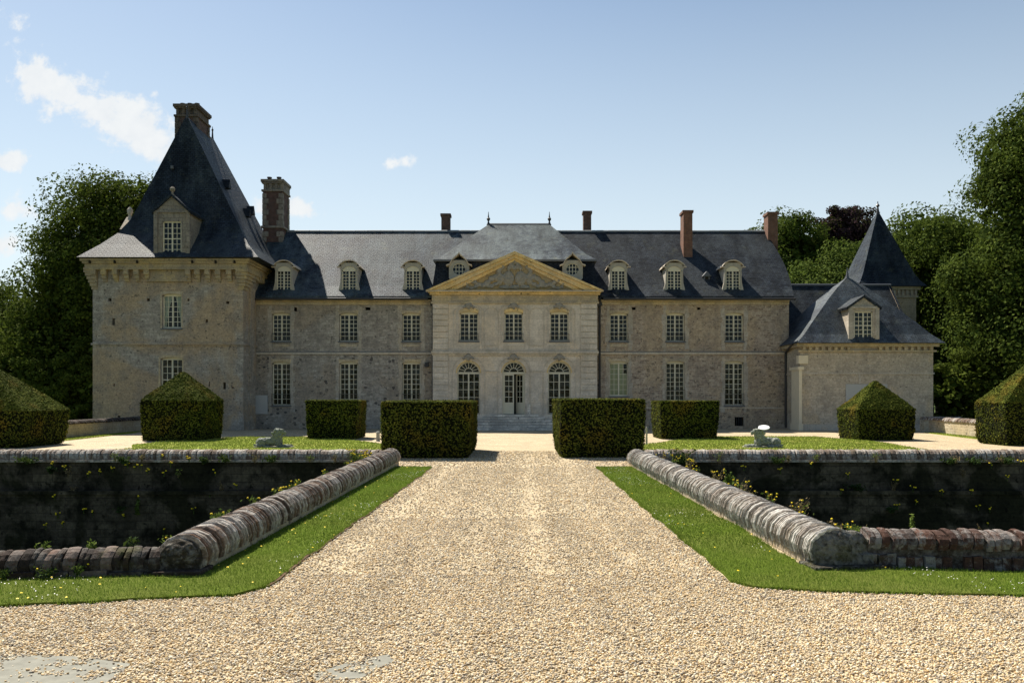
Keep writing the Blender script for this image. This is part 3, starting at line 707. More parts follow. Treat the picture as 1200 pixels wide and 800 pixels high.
# dressed stone bands, lintels, string course, cornice
mb = MB(); oc = MB()
for ops in (ops_l, ops_r):
    for i in range(0, len(ops), 2):
        u_, l_ = ops[i], ops[i+1]
        for sx_ in (-1, 1):
            xa = u_[0]-.30 if sx_ < 0 else u_[1]; z = .9
            segs = []
            zz = l_[2]-.5
            while zz < ZE-.45:
                h = random.uniform(.30, .44); w = random.choice((.20, .32, .26)); segs.append((zz, min(zz+h-.012, ZE-.42), w)); zz += h
            for (za, zb, w) in segs:
                if za < 5.25 < zb: continue
                a, b = (u_[0]-w, u_[0]-.004) if sx_ < 0 else (u_[1]+.004, u_[1]+w)
                mb.box(a, b, YW-.018, YW+.05, za, zb)
        for o in (u_, l_):
            A = arc_pts(o[0], o[1], o[3], o[4], 8)
            oc.prism_y(A+[(o[1]+.08, o[3]+.16), (o[0]-.08, o[3]+.16)], YW-.022, YW+.30)
        oc.box(u_[0]+.05, u_[1]-.05, YW-.02, YW+.05, u_[2]-.36, u_[2]-.20)
mb.build_parts('stone_band', M['band'], CH)
for xa, xb in ((xl0, xl1), (xr0, xr1)):
    oc.box(xa, xb, YW-.06, YW+.1, ZE-.36, ZE-.18); oc.box(xa, xb, YW-.16, YW+.1, ZE-.178, ZE-.02)
oc.build_parts('cornice', M['trim'], CH)
mb = MB()
for xa, xb in ((xl0, xl1-.02), (xr0+.02, xr1)):
    mb.box(xa, xb, YW-.09, YW+.05, 5.18, 5.32)
mb.box(xr0+.02, xr1, YW-.05, YW+.05, 1.42, 1.50)
mb.build_parts('string_course', M['dressed'], CH)
mb = MB()
for xa, xb in ((xl0, xl1-.02), (xr0+.02, xr1)): mb.box(xa, xb, YW-.10, YW, 5.322, 5.36)
mb.build_parts('flashing', M['lead'], CH)
# roof
def roof_part(x0, x1, mat, bulge):
    mb = MB()
    ridge = lambda t: 9.02+5.95*t
    def fn(u, v, s=1):
        xe = x1+(bulge*math.sin(math.pi*min(1, v*1.05))**1.0 if bulge else 0)*(1-v*.5)
        x = x0+(xe-x0)*u
        sw = mnoise.noise(Vector((x*.33, v*3, 1)))*.06*math.sin(math.pi*v)
        fl = .22*max(0, .18-v)/.18
        return (x, 58.95+6.55*v, ridge(v)+sw+fl*.7) if s > 0 else (x, 72.1-6.55*v, ridge(v)+sw)
    grid_slab(mb, lambda u, v: fn(u, v), 40, 12, .12)
    grid_slab(mb, lambda u, v: fn(u, v, -1), 12, 6, .12)
    o = mb.build('roof', mat, CH); return o
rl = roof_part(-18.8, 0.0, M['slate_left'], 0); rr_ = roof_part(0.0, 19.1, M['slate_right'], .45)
mb = MB()
x = -18.6
while x < 19.0:
    l = random.uniform(.75, 1.0); z = 14.97+mnoise.noise(Vector((x*.33, 3, 1)))*.02
    mb.prism_x([(65.30, z-.14), (65.34, z-.02), (65.5, z+.05), (65.66, z-.02), (65.68, z-.14)], x, min(x+l-.03, 19.05)); x += l
mb.build('ridge_tiles', flat('ridge_lead', (.16,.17,.17), .7, .2), CH)
mb = MB()
for xa, xb in ((-18.35, -6.15), (5.95, 19.2)): mb.tube((xa, 58.87, 8.98), (xb, 58.87, 8.98), .085, n=8)
mb.build_parts('gutter', M['pipe'], CH)
for px, zt in ((507.5, 8.9), (702.5, 8.9)):
    x = X_(px, YW/1000); mb = MB(); mb.tube((x, YW-.12, .1), (x, YW-.12, zt-.25), .075); mb.tube((x, YW-.12, zt-.25), (x, 58.9, zt+.1), .075); mb.box(x-.16, x+.16, YW-.26, YW-.02, zt-.35, zt-.1)
    mb.build('drainpipe', M['pipe'], CH)
# dormers on wing roofs
def wing_dormer(x, w=1.45, z0=9.45, z1=11.35, mat_roof='slate_left'):
    yf = 59.62
    op = (x-.50, x+.50, z0+.18, z1+.0, .30)
    mb = MB(); wall_front(mb, x-w/2+.16, x+w/2-.16, z0, z1+.24, yf, [op], .14)
    # swept side scrolls
    for s in (-1, 1):
        e = x+s*(w/2-.16)
        mb.prism_y([(e, z0), (e+s*.22, z0), (e+s*.18, z0+.25), (e+s*.06, z0+.75), (e+s*.03, z1-.35), (e+s*.10, z1-.05), (e, z1)], yf-.02, yf+.16)
    yb = 58.95+6.55*(z1+.3-9.02)/5.95
    for s in (-1, 1): mb.poly([(x+s*(w/2-.16), yf, z0-.4), (x+s*(w/2-.16), yb, z0-.4), (x+s*(w/2-.16), yb, z1+.1), (x+s*(w/2-.16), yf, z1+.1)])
    d = mb.build('dormer', M['dormer'], CH)
    A = arc_pts(x-w/2-.02, x+w/2+.02, z1+.36, .42, 12)
    r = MB()
    top = [(a, b+.07) for a, b in A]
    r.prism_y(A+top[::-1], yf-.14, yb+.5); 
    for s in (-1, 1): r.box(x+s*(w/2+.0)-.12, x+s*(w/2+.0)+.12, yf-.15, yf+.1, z1-.10, z1-.035)
    r.build('dormer_roof', M['ochre'] if False else M['dressed'], d)
    f = frame_mb(op, yf+.05, 4, 6, st=.06, mid=.09, mun=.032); f.build('dormer_window', M['wood'], d)
    g = MB(); g.poly([(a, yf+.09, b) for a, b in [(op[0], op[2])]+arc_pts(op[0], op[1], op[3], op[4])+[(op[1], op[2])]]); g.build('pane', M['glass'], d)
    room(rooms, (op[0], op[1], op[2], op[3], 0), yf, .14, .7, .0)
    s = MB(); s.box(x-w/2-.1, x+w/2+.1, yf-.16, yf+.3, z0-.16, z0-.01); s.prism_x([(yf-.35, z0-.34), (yf+.2, z0-.05), (yf+.2, z0-.3)], x-w/2-.08, x+w/2+.08); s.build('apron', M['lead'], d)
for px in (333, 409.5, 484): wing_dormer(X_(px, .0597))
for px in (724.5, 790, 858.5): wing_dormer(X_(px, .0597))
# lucarne vent on the right roof
x = X_(827, .061); mb = MB(); yv = 60.65
mb.box(x-.22, x+.22, yv, yv+1.0, 10.35, 10.8); mb.prism_y([(x-.32, 10.78), (x, 11.15), (x+.32, 10.78)], yv-.08, yv+1.3)
d = mb.build('roof_vent', M['lead'], CH); mb = MB(); mb.box(x-.12, x+.12, yv-.012, yv+.1, 10.42, 10.76); mb.build('louvre', M['room'], d)
# chimneys
def chimney(par, x0, x1, y0, y1, z0, z1, mat='brick', fancy=False, pots=2, corn='chimney_stone'):
    mb = MB(); mb.box(x0, x1, y0, y1, z0, z1-(.9 if fancy else .18)); c = mb.build('chimney', M[mat], par)
    t = MB()
    if fancy:
        H = z1-.9
        t.box(x0-.10, x1+.10, y0-.10, y1+.10, H, H+.14)
        for xx in np.arange(x0+.05, x1-.1, .42):
            t.box(xx, xx+.2, y0-.03, y1+.03, H+.14, H+.60)
        t.box(x0+.1, x1-.1, y0+.1, y1-.1, H+.14, H+.6)
        t.box(x0-.08, x1+.08, y0-.08, y1+.08, H+.60, H+.70); t.box(x0-.14, x1+.14, y0-.14, y1+.14, H+.70, H+.9)
        zz = z0+.3; k = 0
        t.box(x0-.12, x1+.12, y0-.12, y1+.12, z0+1.35, z0+1.5)
        while zz < H-.3:
            w = .42 if k % 2 else .26
            for xa, xb in ((x0-.045, x0+w), (x1-w, x1+.045)):
                for ya, yb in ((y0-.045, y0+w), (y1-w, y1+.045)):
                    if not (zz < z0+1.5 and zz+.37 > z0+1.35): t.box(xa, xb, ya, yb, zz, zz+.37)
            zz += .41; k += 1
    else:
        t.box(x0-.07, x1+.07, y0-.07, y1+.07, z1-.18, z1)
    t.build('chimney_cap', M[corn], c)
    if pots:
        for i in range(pots):
            p = MB(); xx = x0+(x1-x0)*(i+.5)/pots; p.lathe(xx, (y0+y1)/2-.5*(fancy), [(.17, z1), (.14, z1+.18), (.19, z1+.2), (.19, z1+.28), (.12, z1+.3)], 8)
            p.build('chimney_pot', M['clay'] if not fancy else M['pipe'], c)
chimney(CH, -19.15, -17.7, 64.3, 66.2, 13.6, 18.6, 'brick_dark', True, 2)
chimney(CH, X_(517.5, .0665), X_(527.5, .0665), 66.2, 67.0, 13.8, 16.45, 'brick_dark', False, 0, 'brick_dark')
chimney(CH, X_(683.5, .0665), X_(692.5, .0665), 66.2, 67.0, 13.8, 16.65, 'brick_dark', False, 0, 'brick_dark')
chimney(CH, X_(801, .0628), X_(811.5, .0628), 62.8, 64.0, 12.0, 15.95, 'brick', False, 0, 'brick')
chimney(CH, X_(900, .0645), X_(911.5, .0645), 64.5, 65.6, 13.2, 16.2, 'brick', False, 0, 'brick')
# ---- central pavilion
px0, px1 = -5.8, 5.5; PC = (px0+px1)/2; ZP = 8.75
pops = []
for px in (549.5, 602, 655.5):
    x = X_(px, kp); pops.append((x-.64, x+.64, Z_(399.5, kp), Z_(364.5, kp), .14))
lops = []
for px in (549, 602, 655.5):
    x = X_(px, kp); lops.append((x-.78, x+.78, 1.02, Z_(423.5, kp), .78))
mb = MB(); wall_front(mb, px0, px1, -.2, ZP+.9, YP, pops+lops)
for x in (px0, px1): mb.poly([(x, YP, -.2), (x, YW+.2, -.2), (x, YW+.2, ZP+.9), (x, YP, ZP+.9)])
mb.build('wall', M['ashlar'], CH)
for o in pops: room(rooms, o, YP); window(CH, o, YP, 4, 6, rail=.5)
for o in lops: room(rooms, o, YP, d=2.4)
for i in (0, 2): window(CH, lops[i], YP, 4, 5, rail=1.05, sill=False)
# door: fixed fanlight, left leaf closed, right leaf open inwards
o = lops[1]; x0, x1, z0, z1, rise = o; zs = z1-rise; c = (x0+x1)/2; y = YP+.2
fan = MB(); fan.box(x0, x1, y-.01, y+.08, zs-.08, zs+.06); fan.strip(arc_pts(x0+.04, x1-.04, z1-.04, rise-.04, 18), .085, y, y+.07); rr = .78
fan.strip([(c+rr*.36*math.cos(math.pi*k/12), zs+.05+rr*.36*math.sin(math.pi*k/12)) for k in range(13)], .04, y+.01, y+.06)
for k in range(1, 8): a = math.pi*k/8; fan.strip([(c+rr*.36*math.cos(a), zs+.05+rr*.36*math.sin(a)), (c+rr*.95*math.cos(a), zs+rr*.95*math.sin(a))], .034, y+.012, y+.058)
fan.box(x0, x0+.08, y, y+.07, z0, zs-.08); fan.box(x1-.08, x1, y, y+.07, z0, zs-.08)
fo = fan.build('door_frame', M['wood'], CH)
g = MB(); g.poly([(a, y+.04, b) for a, b in arc_pts(x0+.02, x1-.02, z1-.02, rise-.02)]); g.build('pane', M['glass'], fo)
def leaf(x0, x1, lab, ang=0, hx=None):
    mb = MB(); zb = z0+.02; zt = zs-.09; zp = zb+.72
    mb.box(x0, x0+.09, y, y+.06, zb, zt); mb.box(x1-.09, x1, y, y+.06, zb, zt); mb.box(x0+.09, x1-.09, y, y+.06, zp, zp+.08); mb.box(x0+.09, x1-.09, y, y+.06, zt-.08, zt); mb.box(x0+.09, x1-.09, y+.015, y+.05, zb, zp)
    cx = (x0+x1)/2; mb.box(cx-.016, cx+.016, y+.01, y+.05, zp+.08, zt-.08)
    for k in range(1, 5): zz = zp+.08+(zt-zp-.16)*k/5; mb.box(x0+.09, x1-.09, y+.012, y+.048, zz-.017, zz+.017)
    gl = MB(); gl.poly([(x0+.05, y+.03, zp), (x1-.05, y+.03, zp), (x1-.05, y+.03, zt), (x0+.05, y+.03, zt)])
    if ang:
        for m_ in (mb, gl): m_.v = [(hx+(p[0]-hx)*math.cos(ang)+(p[1]-y)*math.sin(ang)*-1, y+.03+abs((p[0]-hx))*math.sin(ang)+(p[1]-y)*math.cos(ang), p[2]) for p in m_.v]
    d = mb.build('door', M['wood'], CH); d['label'] = lab; gl.build('pane', M['glass'], d)
leaf(x0+.08, c+.02, 'glazed door leaf standing closed'); leaf(c+.02, x1-.08, 'glazed door leaf swung open into the hall', R(40), x1-.08)
# rustication, mouldings
mb = MB()
for xa, xb in ((px0-.004, px0+1.08), (px1-1.12, px1+.004)):
    for (za, zb) in ((1.05, 5.12), (5.5, 8.7)):
        n = int(round((zb-za)/.40)); h = (zb-za)/n
        for k in range(n): mb.box(xa, xb, YP-.07, YP+.06, za+h*k, za+h*(k+1)-.045)
mb.box(px0-.05, px1+.05, YP-.10, YP+.05, 0, .90) 
mb.build_parts('quoin', M['ashlar'], CH, bevel=.012)
mb = MB()
mb.box(px0-.1, px1+.1, YP-.20, YP+.05, 5.20, 5.36); mb.box(px0-.05, px1+.05, YP-.10, YP+.05, 5.06, 5.198); mb.box(px0-.03, px1+.03, YP-.085, YP+.05, 5.362, 5.48)
for o in pops:
    x = (o[0]+o[1])/2
    mb.strip([(o[0]-.16, o[2]-.1)]+[(a, b+.34) for a, b in arc_pts(o[0]-.16, o[1]+.16, o[3], .30, 10)]+[(o[1]+.16, o[2]-.1)], .13, YP-.05, YP+.05)
    mb.strip([(o[0]-.42, o[2]-.5)]+[(a, b+.52) for a, b in arc_pts(o[0]-.42, o[1]+.42, o[3], .55, 12)]+[(o[1]+.42, o[2]-.5)], .07, YP-.035, YP+.05)
    mb.box(o[0]-.1, o[1]+.1, YP-.03, YP+.04, o[2]-.85, o[2]-.3)
for o in lops:
    A = [(a, b+.3) for a, b in arc_pts(o[0]-.34, o[1]+.34, o[3]+.04, o[4]+.34, 18)]
    mb.strip([(o[0]-.34, 1.05)]+A+[(o[1]+.34, 1.05)], .08, YP-.04, YP+.05)
for xx in ((pops[0][1]+pops[1][0])/2, (pops[1][1]+pops[2][0])/2):
    mb.strip([(xx-.48, 5.75)]+arc_pts(xx-.48, xx+.48, 8.35, .38, 10)+[(xx+.48, 5.75)], .06, YP-.03, YP+.05, True)
    mb.strip([(xx-.55, 4.0), (xx+.55, 4.0)], .09, YP-.05, YP+.05)
mb.build_parts('moulding', M['mould'], CH)
mb = MB()
for o in pops:
    A = arc_pts(o[0], o[1], o[3], o[4], 8); mb.prism_y(A+[(a, b+.17) for a, b in arc_pts(o[0]-.03, o[1]+.03, o[3]+.02, o[4], 8)[::-1]], YP-.02, YP+.3)
for o in lops: mb.strip([(a, b+.0) for a, b in arc_pts(o[0]-.05, o[1]+.05, o[3]+.05, o[4]+.05, 20)], .09, YP-.02, YP+.28)
fz = MB(); fz.box(px0-.12, px1+.12, YP-.13, YP+.05, ZP-.12, ZP); fz.box(px0-.06, px1+.06, YP-.05, YP+.05, ZP+.002, 9.22); fz.build('frieze', M['trim'], CH)
mb.box(px0-.2, px1+.2, YP-.22, YP+.05, 9.222, 9.36); 
ax, az = -.17, 12.15; bx0, bx1, bz = -6.22, 5.88, 9.50
mb.box(bx0+.12, bx1-.12, YP-.40, YP+.05, 9.362, 9.498)
for (xa, za, xb, zb) in ((bx0, bz, ax, az), (bx1, bz, ax, az)):
    th = .20/math.cos(math.atan2(az-bz, abs(xb-xa)))
    s = 1 if xb > xa else -1
    mb.prism_y([(xa, za), (xb, zb-0), (xb, zb-th), (xa+s*.35, za-.0)], YP-.52, YP+.9)
    mb.prism_y([(xa+s*.37, za), (xb, zb-th-.003), (xb, zb-th*2), (xa+s*1.25, za)], YP-.38, YP+.3)
    mb.prism_y([(xa+s*1.27, za), (xb, zb-th*2-.003), (xb, zb-th*2.8), (xa+s*1.9, za)], YP-.2, YP+.3)
mb.build_parts('pediment', M['ochre'], CH)
mb = MB(); mb.box(bx0-.02, bx1+.02, YP-.47, YP+.05, 9.42, 9.497); mb.v = [(a, b-.0, c_+.0) for a, b, c_ in mb.v]; mb.build('ledge', M['dressed'], CH)
mb = MB(); mb.prism_y([(bx0+.6, 9.5), (bx1-.6, 9.5), (ax, az-.32)], YP-.06, YP+.06); mb.build('tympanum', stone('tympanum_stone', (.36,.29,.17), (.31,.255,.165), (.26,.2,.13), .8, .4, (.40,.28,.12), .7, (.2,.18,.15), .5, .3, .01, .3, .6), CH)
# carved relief: remeshed ornament
def remesh(mb, name, mat, par, vox, noise_amp=0, nscale=6, smooth_it=0, label=None, cat=None):
    A = np.array(mb.v); lo, hi = A.min(0), A.max(0); org = (lo+hi)/2; org[2] = lo[2]
    me = bpy.data.meshes.new('tmp'); me.from_pydata([tuple(p) for p in A-org], [], mb.f)
    bm = bmesh.new(); bm.from_mesh(me); bmesh.ops.recalc_face_normals(bm, faces=bm.faces); bm.to_mesh(me); bm.free()
    t = bpy.data.objects.new('tmp', me); COL.objects.link(t)
    r = t.modifiers.new('r', 'REMESH'); r.mode = 'VOXEL'; r.voxel_size = vox
    if smooth_it: s = t.modifiers.new('s', 'SMOOTH'); s.iterations = smooth_it; s.factor = .5
    dg = bpy.context.evaluated_depsgraph_get(); m2 = bpy.data.meshes.new_from_object(t.evaluated_get(dg)); bpy.data.objects.remove(t)
    m2.name = name
    if noise_amp:
        for v in m2.vertices: v.co += v.normal*noise_amp*mnoise.noise(v.co*nscale)
    for p in m2.polygons: p.use_smooth = True
    return link(name, m2, mat, par, [float(c) for c in org])
mb = MB(); yr = YP-.10
for s in (-1, 1):
    mb.ell((ax+s*.42, yr, 10.35), (.42, .12, .52), 12, 8)
    for k in range(9):
        t = k/8; mb.ell((ax+s*(1.0+2.3*t), yr, 10.25-.35*t+.22*math.sin(t*9)), (.26-.1*t, .12, .24-.1*t), 8, 6)
        mb.ell((ax+s*(1.05+2.2*t), yr+.01, 9.95-.2*t+.1*math.cos(t*11)), (.2-.06*t, .1, .16-.05*t), 8, 6)
    for k in range(7): t = k/6; mb.ell((ax+s*(.55+.55*math.sin(t*2.6)), yr, 10.2+.95*t), (.18, .13, .17), 8, 6)
    mb.ell((ax+s*.25, yr, 11.35), (.2, .12, .14), 8, 6); mb.ell((ax+s*.7, yr, 9.75), (.4, .1, .14), 8, 6)
for k in range(5): mb.ell((ax-.4+.2*k, yr-.02, 11.05+.1*(k % 2)), (.13, .12, .2), 8, 6)
mb.ell((ax, yr, 11.5), (.16, .13, .18), 8, 6); mb.ell((ax, yr, 9.75), (.35, .1, .16), 8, 6)
remesh(mb, 'carved_relief', M['relief'], CH, .05, .05, 6)
mb = MB()
for o in pops+lops:
    x = (o[0]+o[1])/2; z = o[3]+(.36 if o in pops else .30)
    mb = MB()
    for dx, dz, r in ((0, 0, .17), (-.18, -.03, .12), (.18, -.03, .12), (-.34, -.1, .09), (.34, -.1, .09), (0, .16, .12), (0, -.17, .1), (-.12, .12, .1), (.12, .12, .1)): mb.ell((x+dx, YP-.07, z+dz), (r, .10, r), 8, 6)
    remesh(mb, 'carved_keystone', M['relief'], CH, .045, .04, 7)
# mansard roof of the pavilion
mb = MB()
zt_, zb_ = 11.75, 9.5
mb.rings([[(px0-.10, YP+.25, zb_), (px1+.10, YP+.25, zb_), (px1+.10, 66, zb_), (px0-.10, 66, zb_)], [(px0+.18, YP+.75, zt_), (px1-.16, YP+.75, zt_), (px1-.16, 66, zt_), (px0+.18, 66, zt_)]])
mb.build('mansard', M['slate_dark'], CH)
mb = MB()
e0, e1, ya, yb = px0+.02, px1-.0, YP+.5, 72.4
r0, r1 = -2.22, 2.5
mb.rings([[(e0, ya, zt_), (e1, ya, zt_), (e1, yb, zt_), (e0, yb, zt_)], [(e0+.6, ya+1.2, zt_+.55), (e1-.6, ya+1.2, zt_+.55), (e1-.6, yb-1.2, zt_+.55), (e0+.6, yb-1.2, zt_+.55)], [(r0, 65.4, 15.42), (r1, 65.4, 15.42), (r1, 65.6, 15.42), (r0, 65.6, 15.42)]], True, True)
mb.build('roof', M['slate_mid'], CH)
mb = MB(); mb.box(e0-.03, e1+.03, ya-.05, ya+.25, zt_-.13, zt_-.003); mb.box(e0-.03, e0+.2, ya+.25, 64, zt_-.13, zt_-.003); mb.box(e1-.2, e1+.03, ya+.25, 64, zt_-.13, zt_-.003); mb.tube((r0, 65.5, 15.45), (r1, 65.5, 15.45), .1)
mb.build_parts('roof_roll', M['lead'], CH)
for x in (r0+.02, r1-.02):
    mb = MB(); mb.lathe(x, 65.5, [(.16, 15.4), (.09, 15.55), (.05, 15.7), (.12, 15.8), (.14, 15.9), (.06, 16.0), (.03, 16.2), (.02, 16.42)], 8); mb.build('finial', M['pipe'], CH)
def oeil(x):
    yf = YP+.18; zc = 11.02
    mb = MB()
    body = [(x-.72, 10.2), (x-.72, 11.15)]+[(a, b) for a, b in arc_pts(x-.62, x+.62, 11.72, .5, 10)]+[(x+.72, 11.15), (x+.72, 10.2)]
    op = [(x+.46*math.cos(a), zc+.40*math.sin(a)) for a in np.linspace(0, 2*np.pi, 25)[:-1]]
    # ring face between outline and oval
    n = 24; outl = []
    for (ox, oz) in op:
        dx, dz = ox-x, oz-zc; t = min(.70/max(abs(dx), 1e-6), (.62 if dz > 0 else .80)/max(abs(dz), 1e-6), 1.75 if dz > 0 else 9); outl.append((x+dx*t, zc+dz*t))
    for k in range(n):
        j = (k+1) % n; mb.poly([(op[k][0], yf, op[k][1]), (op[j][0], yf, op[j][1]), (outl[j][0], yf, outl[j][1]), (outl[k][0], yf, outl[k][1])])
        mb.poly([(op[k][0], yf, op[k][1]), (op[j][0], yf, op[j][1]), (op[j][0], yf+.15, op[j][1]), (op[k][0], yf+.15, op[k][1])])
        mb.poly([(outl[k][0], yf, outl[k][1]), (outl[j][0], yf, outl[j][1]), (outl[j][0], yf+1.2, outl[j][1]), (outl[k][0], yf+1.2, outl[k][1])])
    d = mb.build('dormer', M['dormer'], CH)
    r = MB(); cap = [(x-.88, 11.22), (x-.66, 11.30), (x-.48, 11.62), (x-.22, 11.86), (x-.06, 11.98), (x, 12.14), (x+.06, 11.98), (x+.22, 11.86), (x+.48, 11.62), (x+.66, 11.30), (x+.88, 11.22)]
    for a, b in zip(cap[:-1], cap[1:]): r.prism_y([a, b, (b[0], b[1]+.10), (a[0], a[1]+.10)], yf-.16, yf+1.6)
    r.build('dormer_roof', M['dressed'], d)
    f = MB(); f.strip(op, .06, yf+.06, yf+.12, True)
    for k in (-.22, 0, .22): h = .40*math.sqrt(1-(k/.46)**2); f.box(x+k-.018, x+k+.018, yf+.07, yf+.11, zc-h, zc+h)
    for k in (-.14, .14): h = .46*math.sqrt(1-(k/.40)**2); f.box(x-h, x+h, yf+.072, yf+.108, zc+k-.018, zc+k+.018)
    f.build('dormer_window', M['wood'], d)
    g = MB(); g.poly([(a, yf+.09, b) for a, b in op]); g.build('pane', M['glass'], d); room(rooms, (x-.46, x+.46, zc-.4, zc+.4, 0), yf, .15, .5, .0)
oeil(X_(538, .0589)); oeil(X_(671, .0589))
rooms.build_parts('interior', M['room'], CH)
# steps
mb = MB(); n = 6; cx = lops[1][0]+.78
for k in range(n):
    hw = 1.70+.42*(n-1-k)**.95; z0_, z1_ = .17*k, .17*(k+1)-.002
    mb.box(cx-hw, cx+hw, YP-.15-.34*(n-k), YP-.11, z0_, z1_)
mb.box(cx-4.6, cx+4.6, YP-2.75, YP-2.28, 0, .13)
mb.build('front_steps', M['step'], CH, bevel=.02)
mb = MB(); mb.box(X_(618, kp), X_(621.5, kp), YP-.35, YP-.18, 1.02, 1.75); mb.build('stone_jamb', M['step'], CH)
mb = MB(); mb.box(X_(299, kw), X_(314, kw), YW-.14, YW-.02, Z_(485, kw), Z_(463, kw)); mb.build('meter_cabinet', M['panel'], CH)
for px in (500.5, ): mb = MB(); mb.box(X_(px-2, kw), X_(px+2, kw), YW-.4, YW, 4.3, 4.6); mb.build('wall_lantern', M['iron'], CH)

# ------------------------------------------------------------------ corner tower (left)
YT = 56.7; kt = YT/1000
TW = thing('corner_tower', (-23.2, YT, 0), 'square limestone corner tower with tall steep slate roof at left', 'tower')
tx0, tx1, tyb = -28.2, -18.2, 67.6
wu = (X_(190, kt), X_(212.5, kt), Z_(384.5, kt), Z_(344, kt), .10); wl = (X_(188, kt), X_(213.5, kt), Z_(470, kt), Z_(418.5, kt), .10)
slits = [(X_(131.5, kt), X_(134.5, kt), Z_(381, kt), Z_(373, kt), 0), (X_(127, kt), X_(130.5, kt), Z_(353, kt), Z_(349.5, kt), 0), (X_(172, kt), X_(175.5, kt), Z_(353, kt), Z_(349.5, kt), 0), (X_(219.5, kt), X_(222, kt), Z_(353, kt), Z_(350, kt), 0),
         (X_(265, kt), X_(268.5, kt), Z_(356, kt), Z_(353, kt), 0), (X_(241, kt), X_(243.5, kt), Z_(378, kt), Z_(374, kt), 0), (X_(261.5, kt), X_(264.5, kt), Z_(456, kt), Z_(448, kt), 0), (X_(133, kt), X_(134.5, kt), Z_(452.5, kt), Z_(449, kt), 0),
         (X_(138, kt), X_(141, kt), Z_(490.5, kt), Z_(487, kt), 0), (X_(272, kt), X_(274, kt), Z_(455, kt), Z_(453, kt), 0), (X_(245, kt), X_(246, kt), Z_(453, kt), Z_(447, kt), 0), (X_(272, kt), X_(274, kt), Z_(508, kt), Z_(504, kt), 0)]
mb = MB(); wall_front(mb, tx0, tx1, -.2, 11.3, YT, [wu, wl]+slits)
for x in (tx0, tx1): mb.poly([(x, YT, -.2), (x, tyb, -.2), (x, tyb, 11.3), (x, YT, 11.3)])
mb.poly([(tx0, tyb, -.2), (tx1, tyb, -.2), (tx1, tyb, 11.3), (tx0, tyb, 11.3)])
mb.build('wall', M['tower'], TW)
rooms = MB()
for o in [wu, wl]+slits: room(rooms, o, YT)
f = window(TW, wu, YT, 4, 6, label='tower window with white curtains')
mb = MB()
for s in (-1, 1):
    c = (wu[0]+wu[1])/2; e = wu[0] if s < 0 else wu[1]
    P = []
    for k in range(9):
        t = k/8; inner = c+s*(.06+.42*math.sin(t*1.45)) ; P.append((inner, wu[3]-(wu[3]-wu[2])*t))
    for (a, b) in zip(P[:-1], P[1:]):
        for q in range(6):
            ta, tb = q/6, (q+1)/6
            ya_ = YT+.36+.03*(q % 2); yb_ = YT+.36+.03*((q+1) % 2)
            mb.poly([(a[0]+(e-a[0])*ta, ya_, a[1]), (a[0]+(e-a[0])*tb, yb_, a[1]), (b[0]+(e-b[0])*tb, yb_, b[1]), (b[0]+(e-b[0])*ta, ya_, b[1])])
mb.build_parts('curtain', M['curtain'], f)
window(TW, wl, YT, 4, 6, transom=3)
mb = MB(); oc = MB()
for o in (wu, wl):
    A = arc_pts(o[0], o[1], o[3], o[4], 8); oc.prism_y(A+[(o[1]+.1, o[3]+.14), (o[0]-.1, o[3]+.14)], YT-.012, YT+.3)
    oc.box(o[0]-.12, o[0]-.003, YT-.012, YT+.1, o[2], o[3]); oc.box(o[1]+.003, o[1]+.08, YT-.012, YT+.1, o[2], o[3])
oc.build_parts('window_surround', M['trim'], TW)
mb.box(tx0-.08, tx1+.08, YT-.10, YT+.05, 5.66, 5.80); mb.box(tx1-.02, tx1+.10, YT+.05, YW, 5.66, 5.80)
mb.box(tx0-.05, tx1+.05, YT-.05, YT+.05, -.1, .55)
mb.box(tx1-.02, tx1+.12, YT+1.2, YT+2.2, 0, 9.6)
mb.build_parts('string_course', M['tower'], TW)
mb = MB()                                    # machicolated cornice
def ringbox(z0, z1, g, mid=True):
    mb.box(tx0-g, tx1+g, YT-g, YT+.02, z0, z1); mb.box(tx0-g, tx0+.02, YT+.021, tyb+g, z0, z1); mb.box(tx1-.02, tx1+g, YT+.021, tyb+g, z0, z1)
ringbox(10.62, 10.74, .42); ringbox(10.742, 11.02, .36); ringbox(11.022, 11.16, .48); ringbox(11.162, 11.32, .58)
xs_c = [X_(p, kt) for p in (112, 124, 137, 150, 162, 174)]+[X_(p, kt) for p in (222, 233, 245, 257, 270, 281)]
for xx in xs_c:
    mb.box(xx-.17, xx+.17, YT-.38, YT+.02, 10.30, 10.618); mb.box(xx-.15, xx+.15, YT-.26, YT+.02, 10.06, 10.298); mb.box(xx-.13, xx+.13, YT-.14, YT+.02, 9.86, 10.058)
mb.box(X_(176, kt), X_(221, kt), YT-.16, YT+.02, 9.86, 10.618)
for k in range(6):
    z = 9.35+.22*k; g = .07+.075*k; mb.box(tx1-.35, tx1+g, YT-g, YT+.9+.3*k, z, z+.212); mb.box(tx0-g, tx0+.35, YT-g*.8, YT+.9, z, z+.212)
for yy in np.arange(YT+1.2, tyb, .75): mb.box(tx1-.02, tx1+.38, yy-.17, yy+.17, 10.2, 10.618)
mb.build('cornice', stone('tower_cornice', (.40,.33,.205), (.32,.265,.175), (.27,.22,.16), .6, .25, (.42,.33,.17), .8, (.2,.18,.15), .5, .4, .012, .4, .5), TW)
mb = MB()
for px in (110, 139, 165, 229, 256, 278): xx = X_(px, kt); mb.box(xx-.06, xx+.06, YT-.60, YT-.5, 11.0, 11.2)
mb.build_parts('drain_hole', M['room'], TW)
mb = MB()
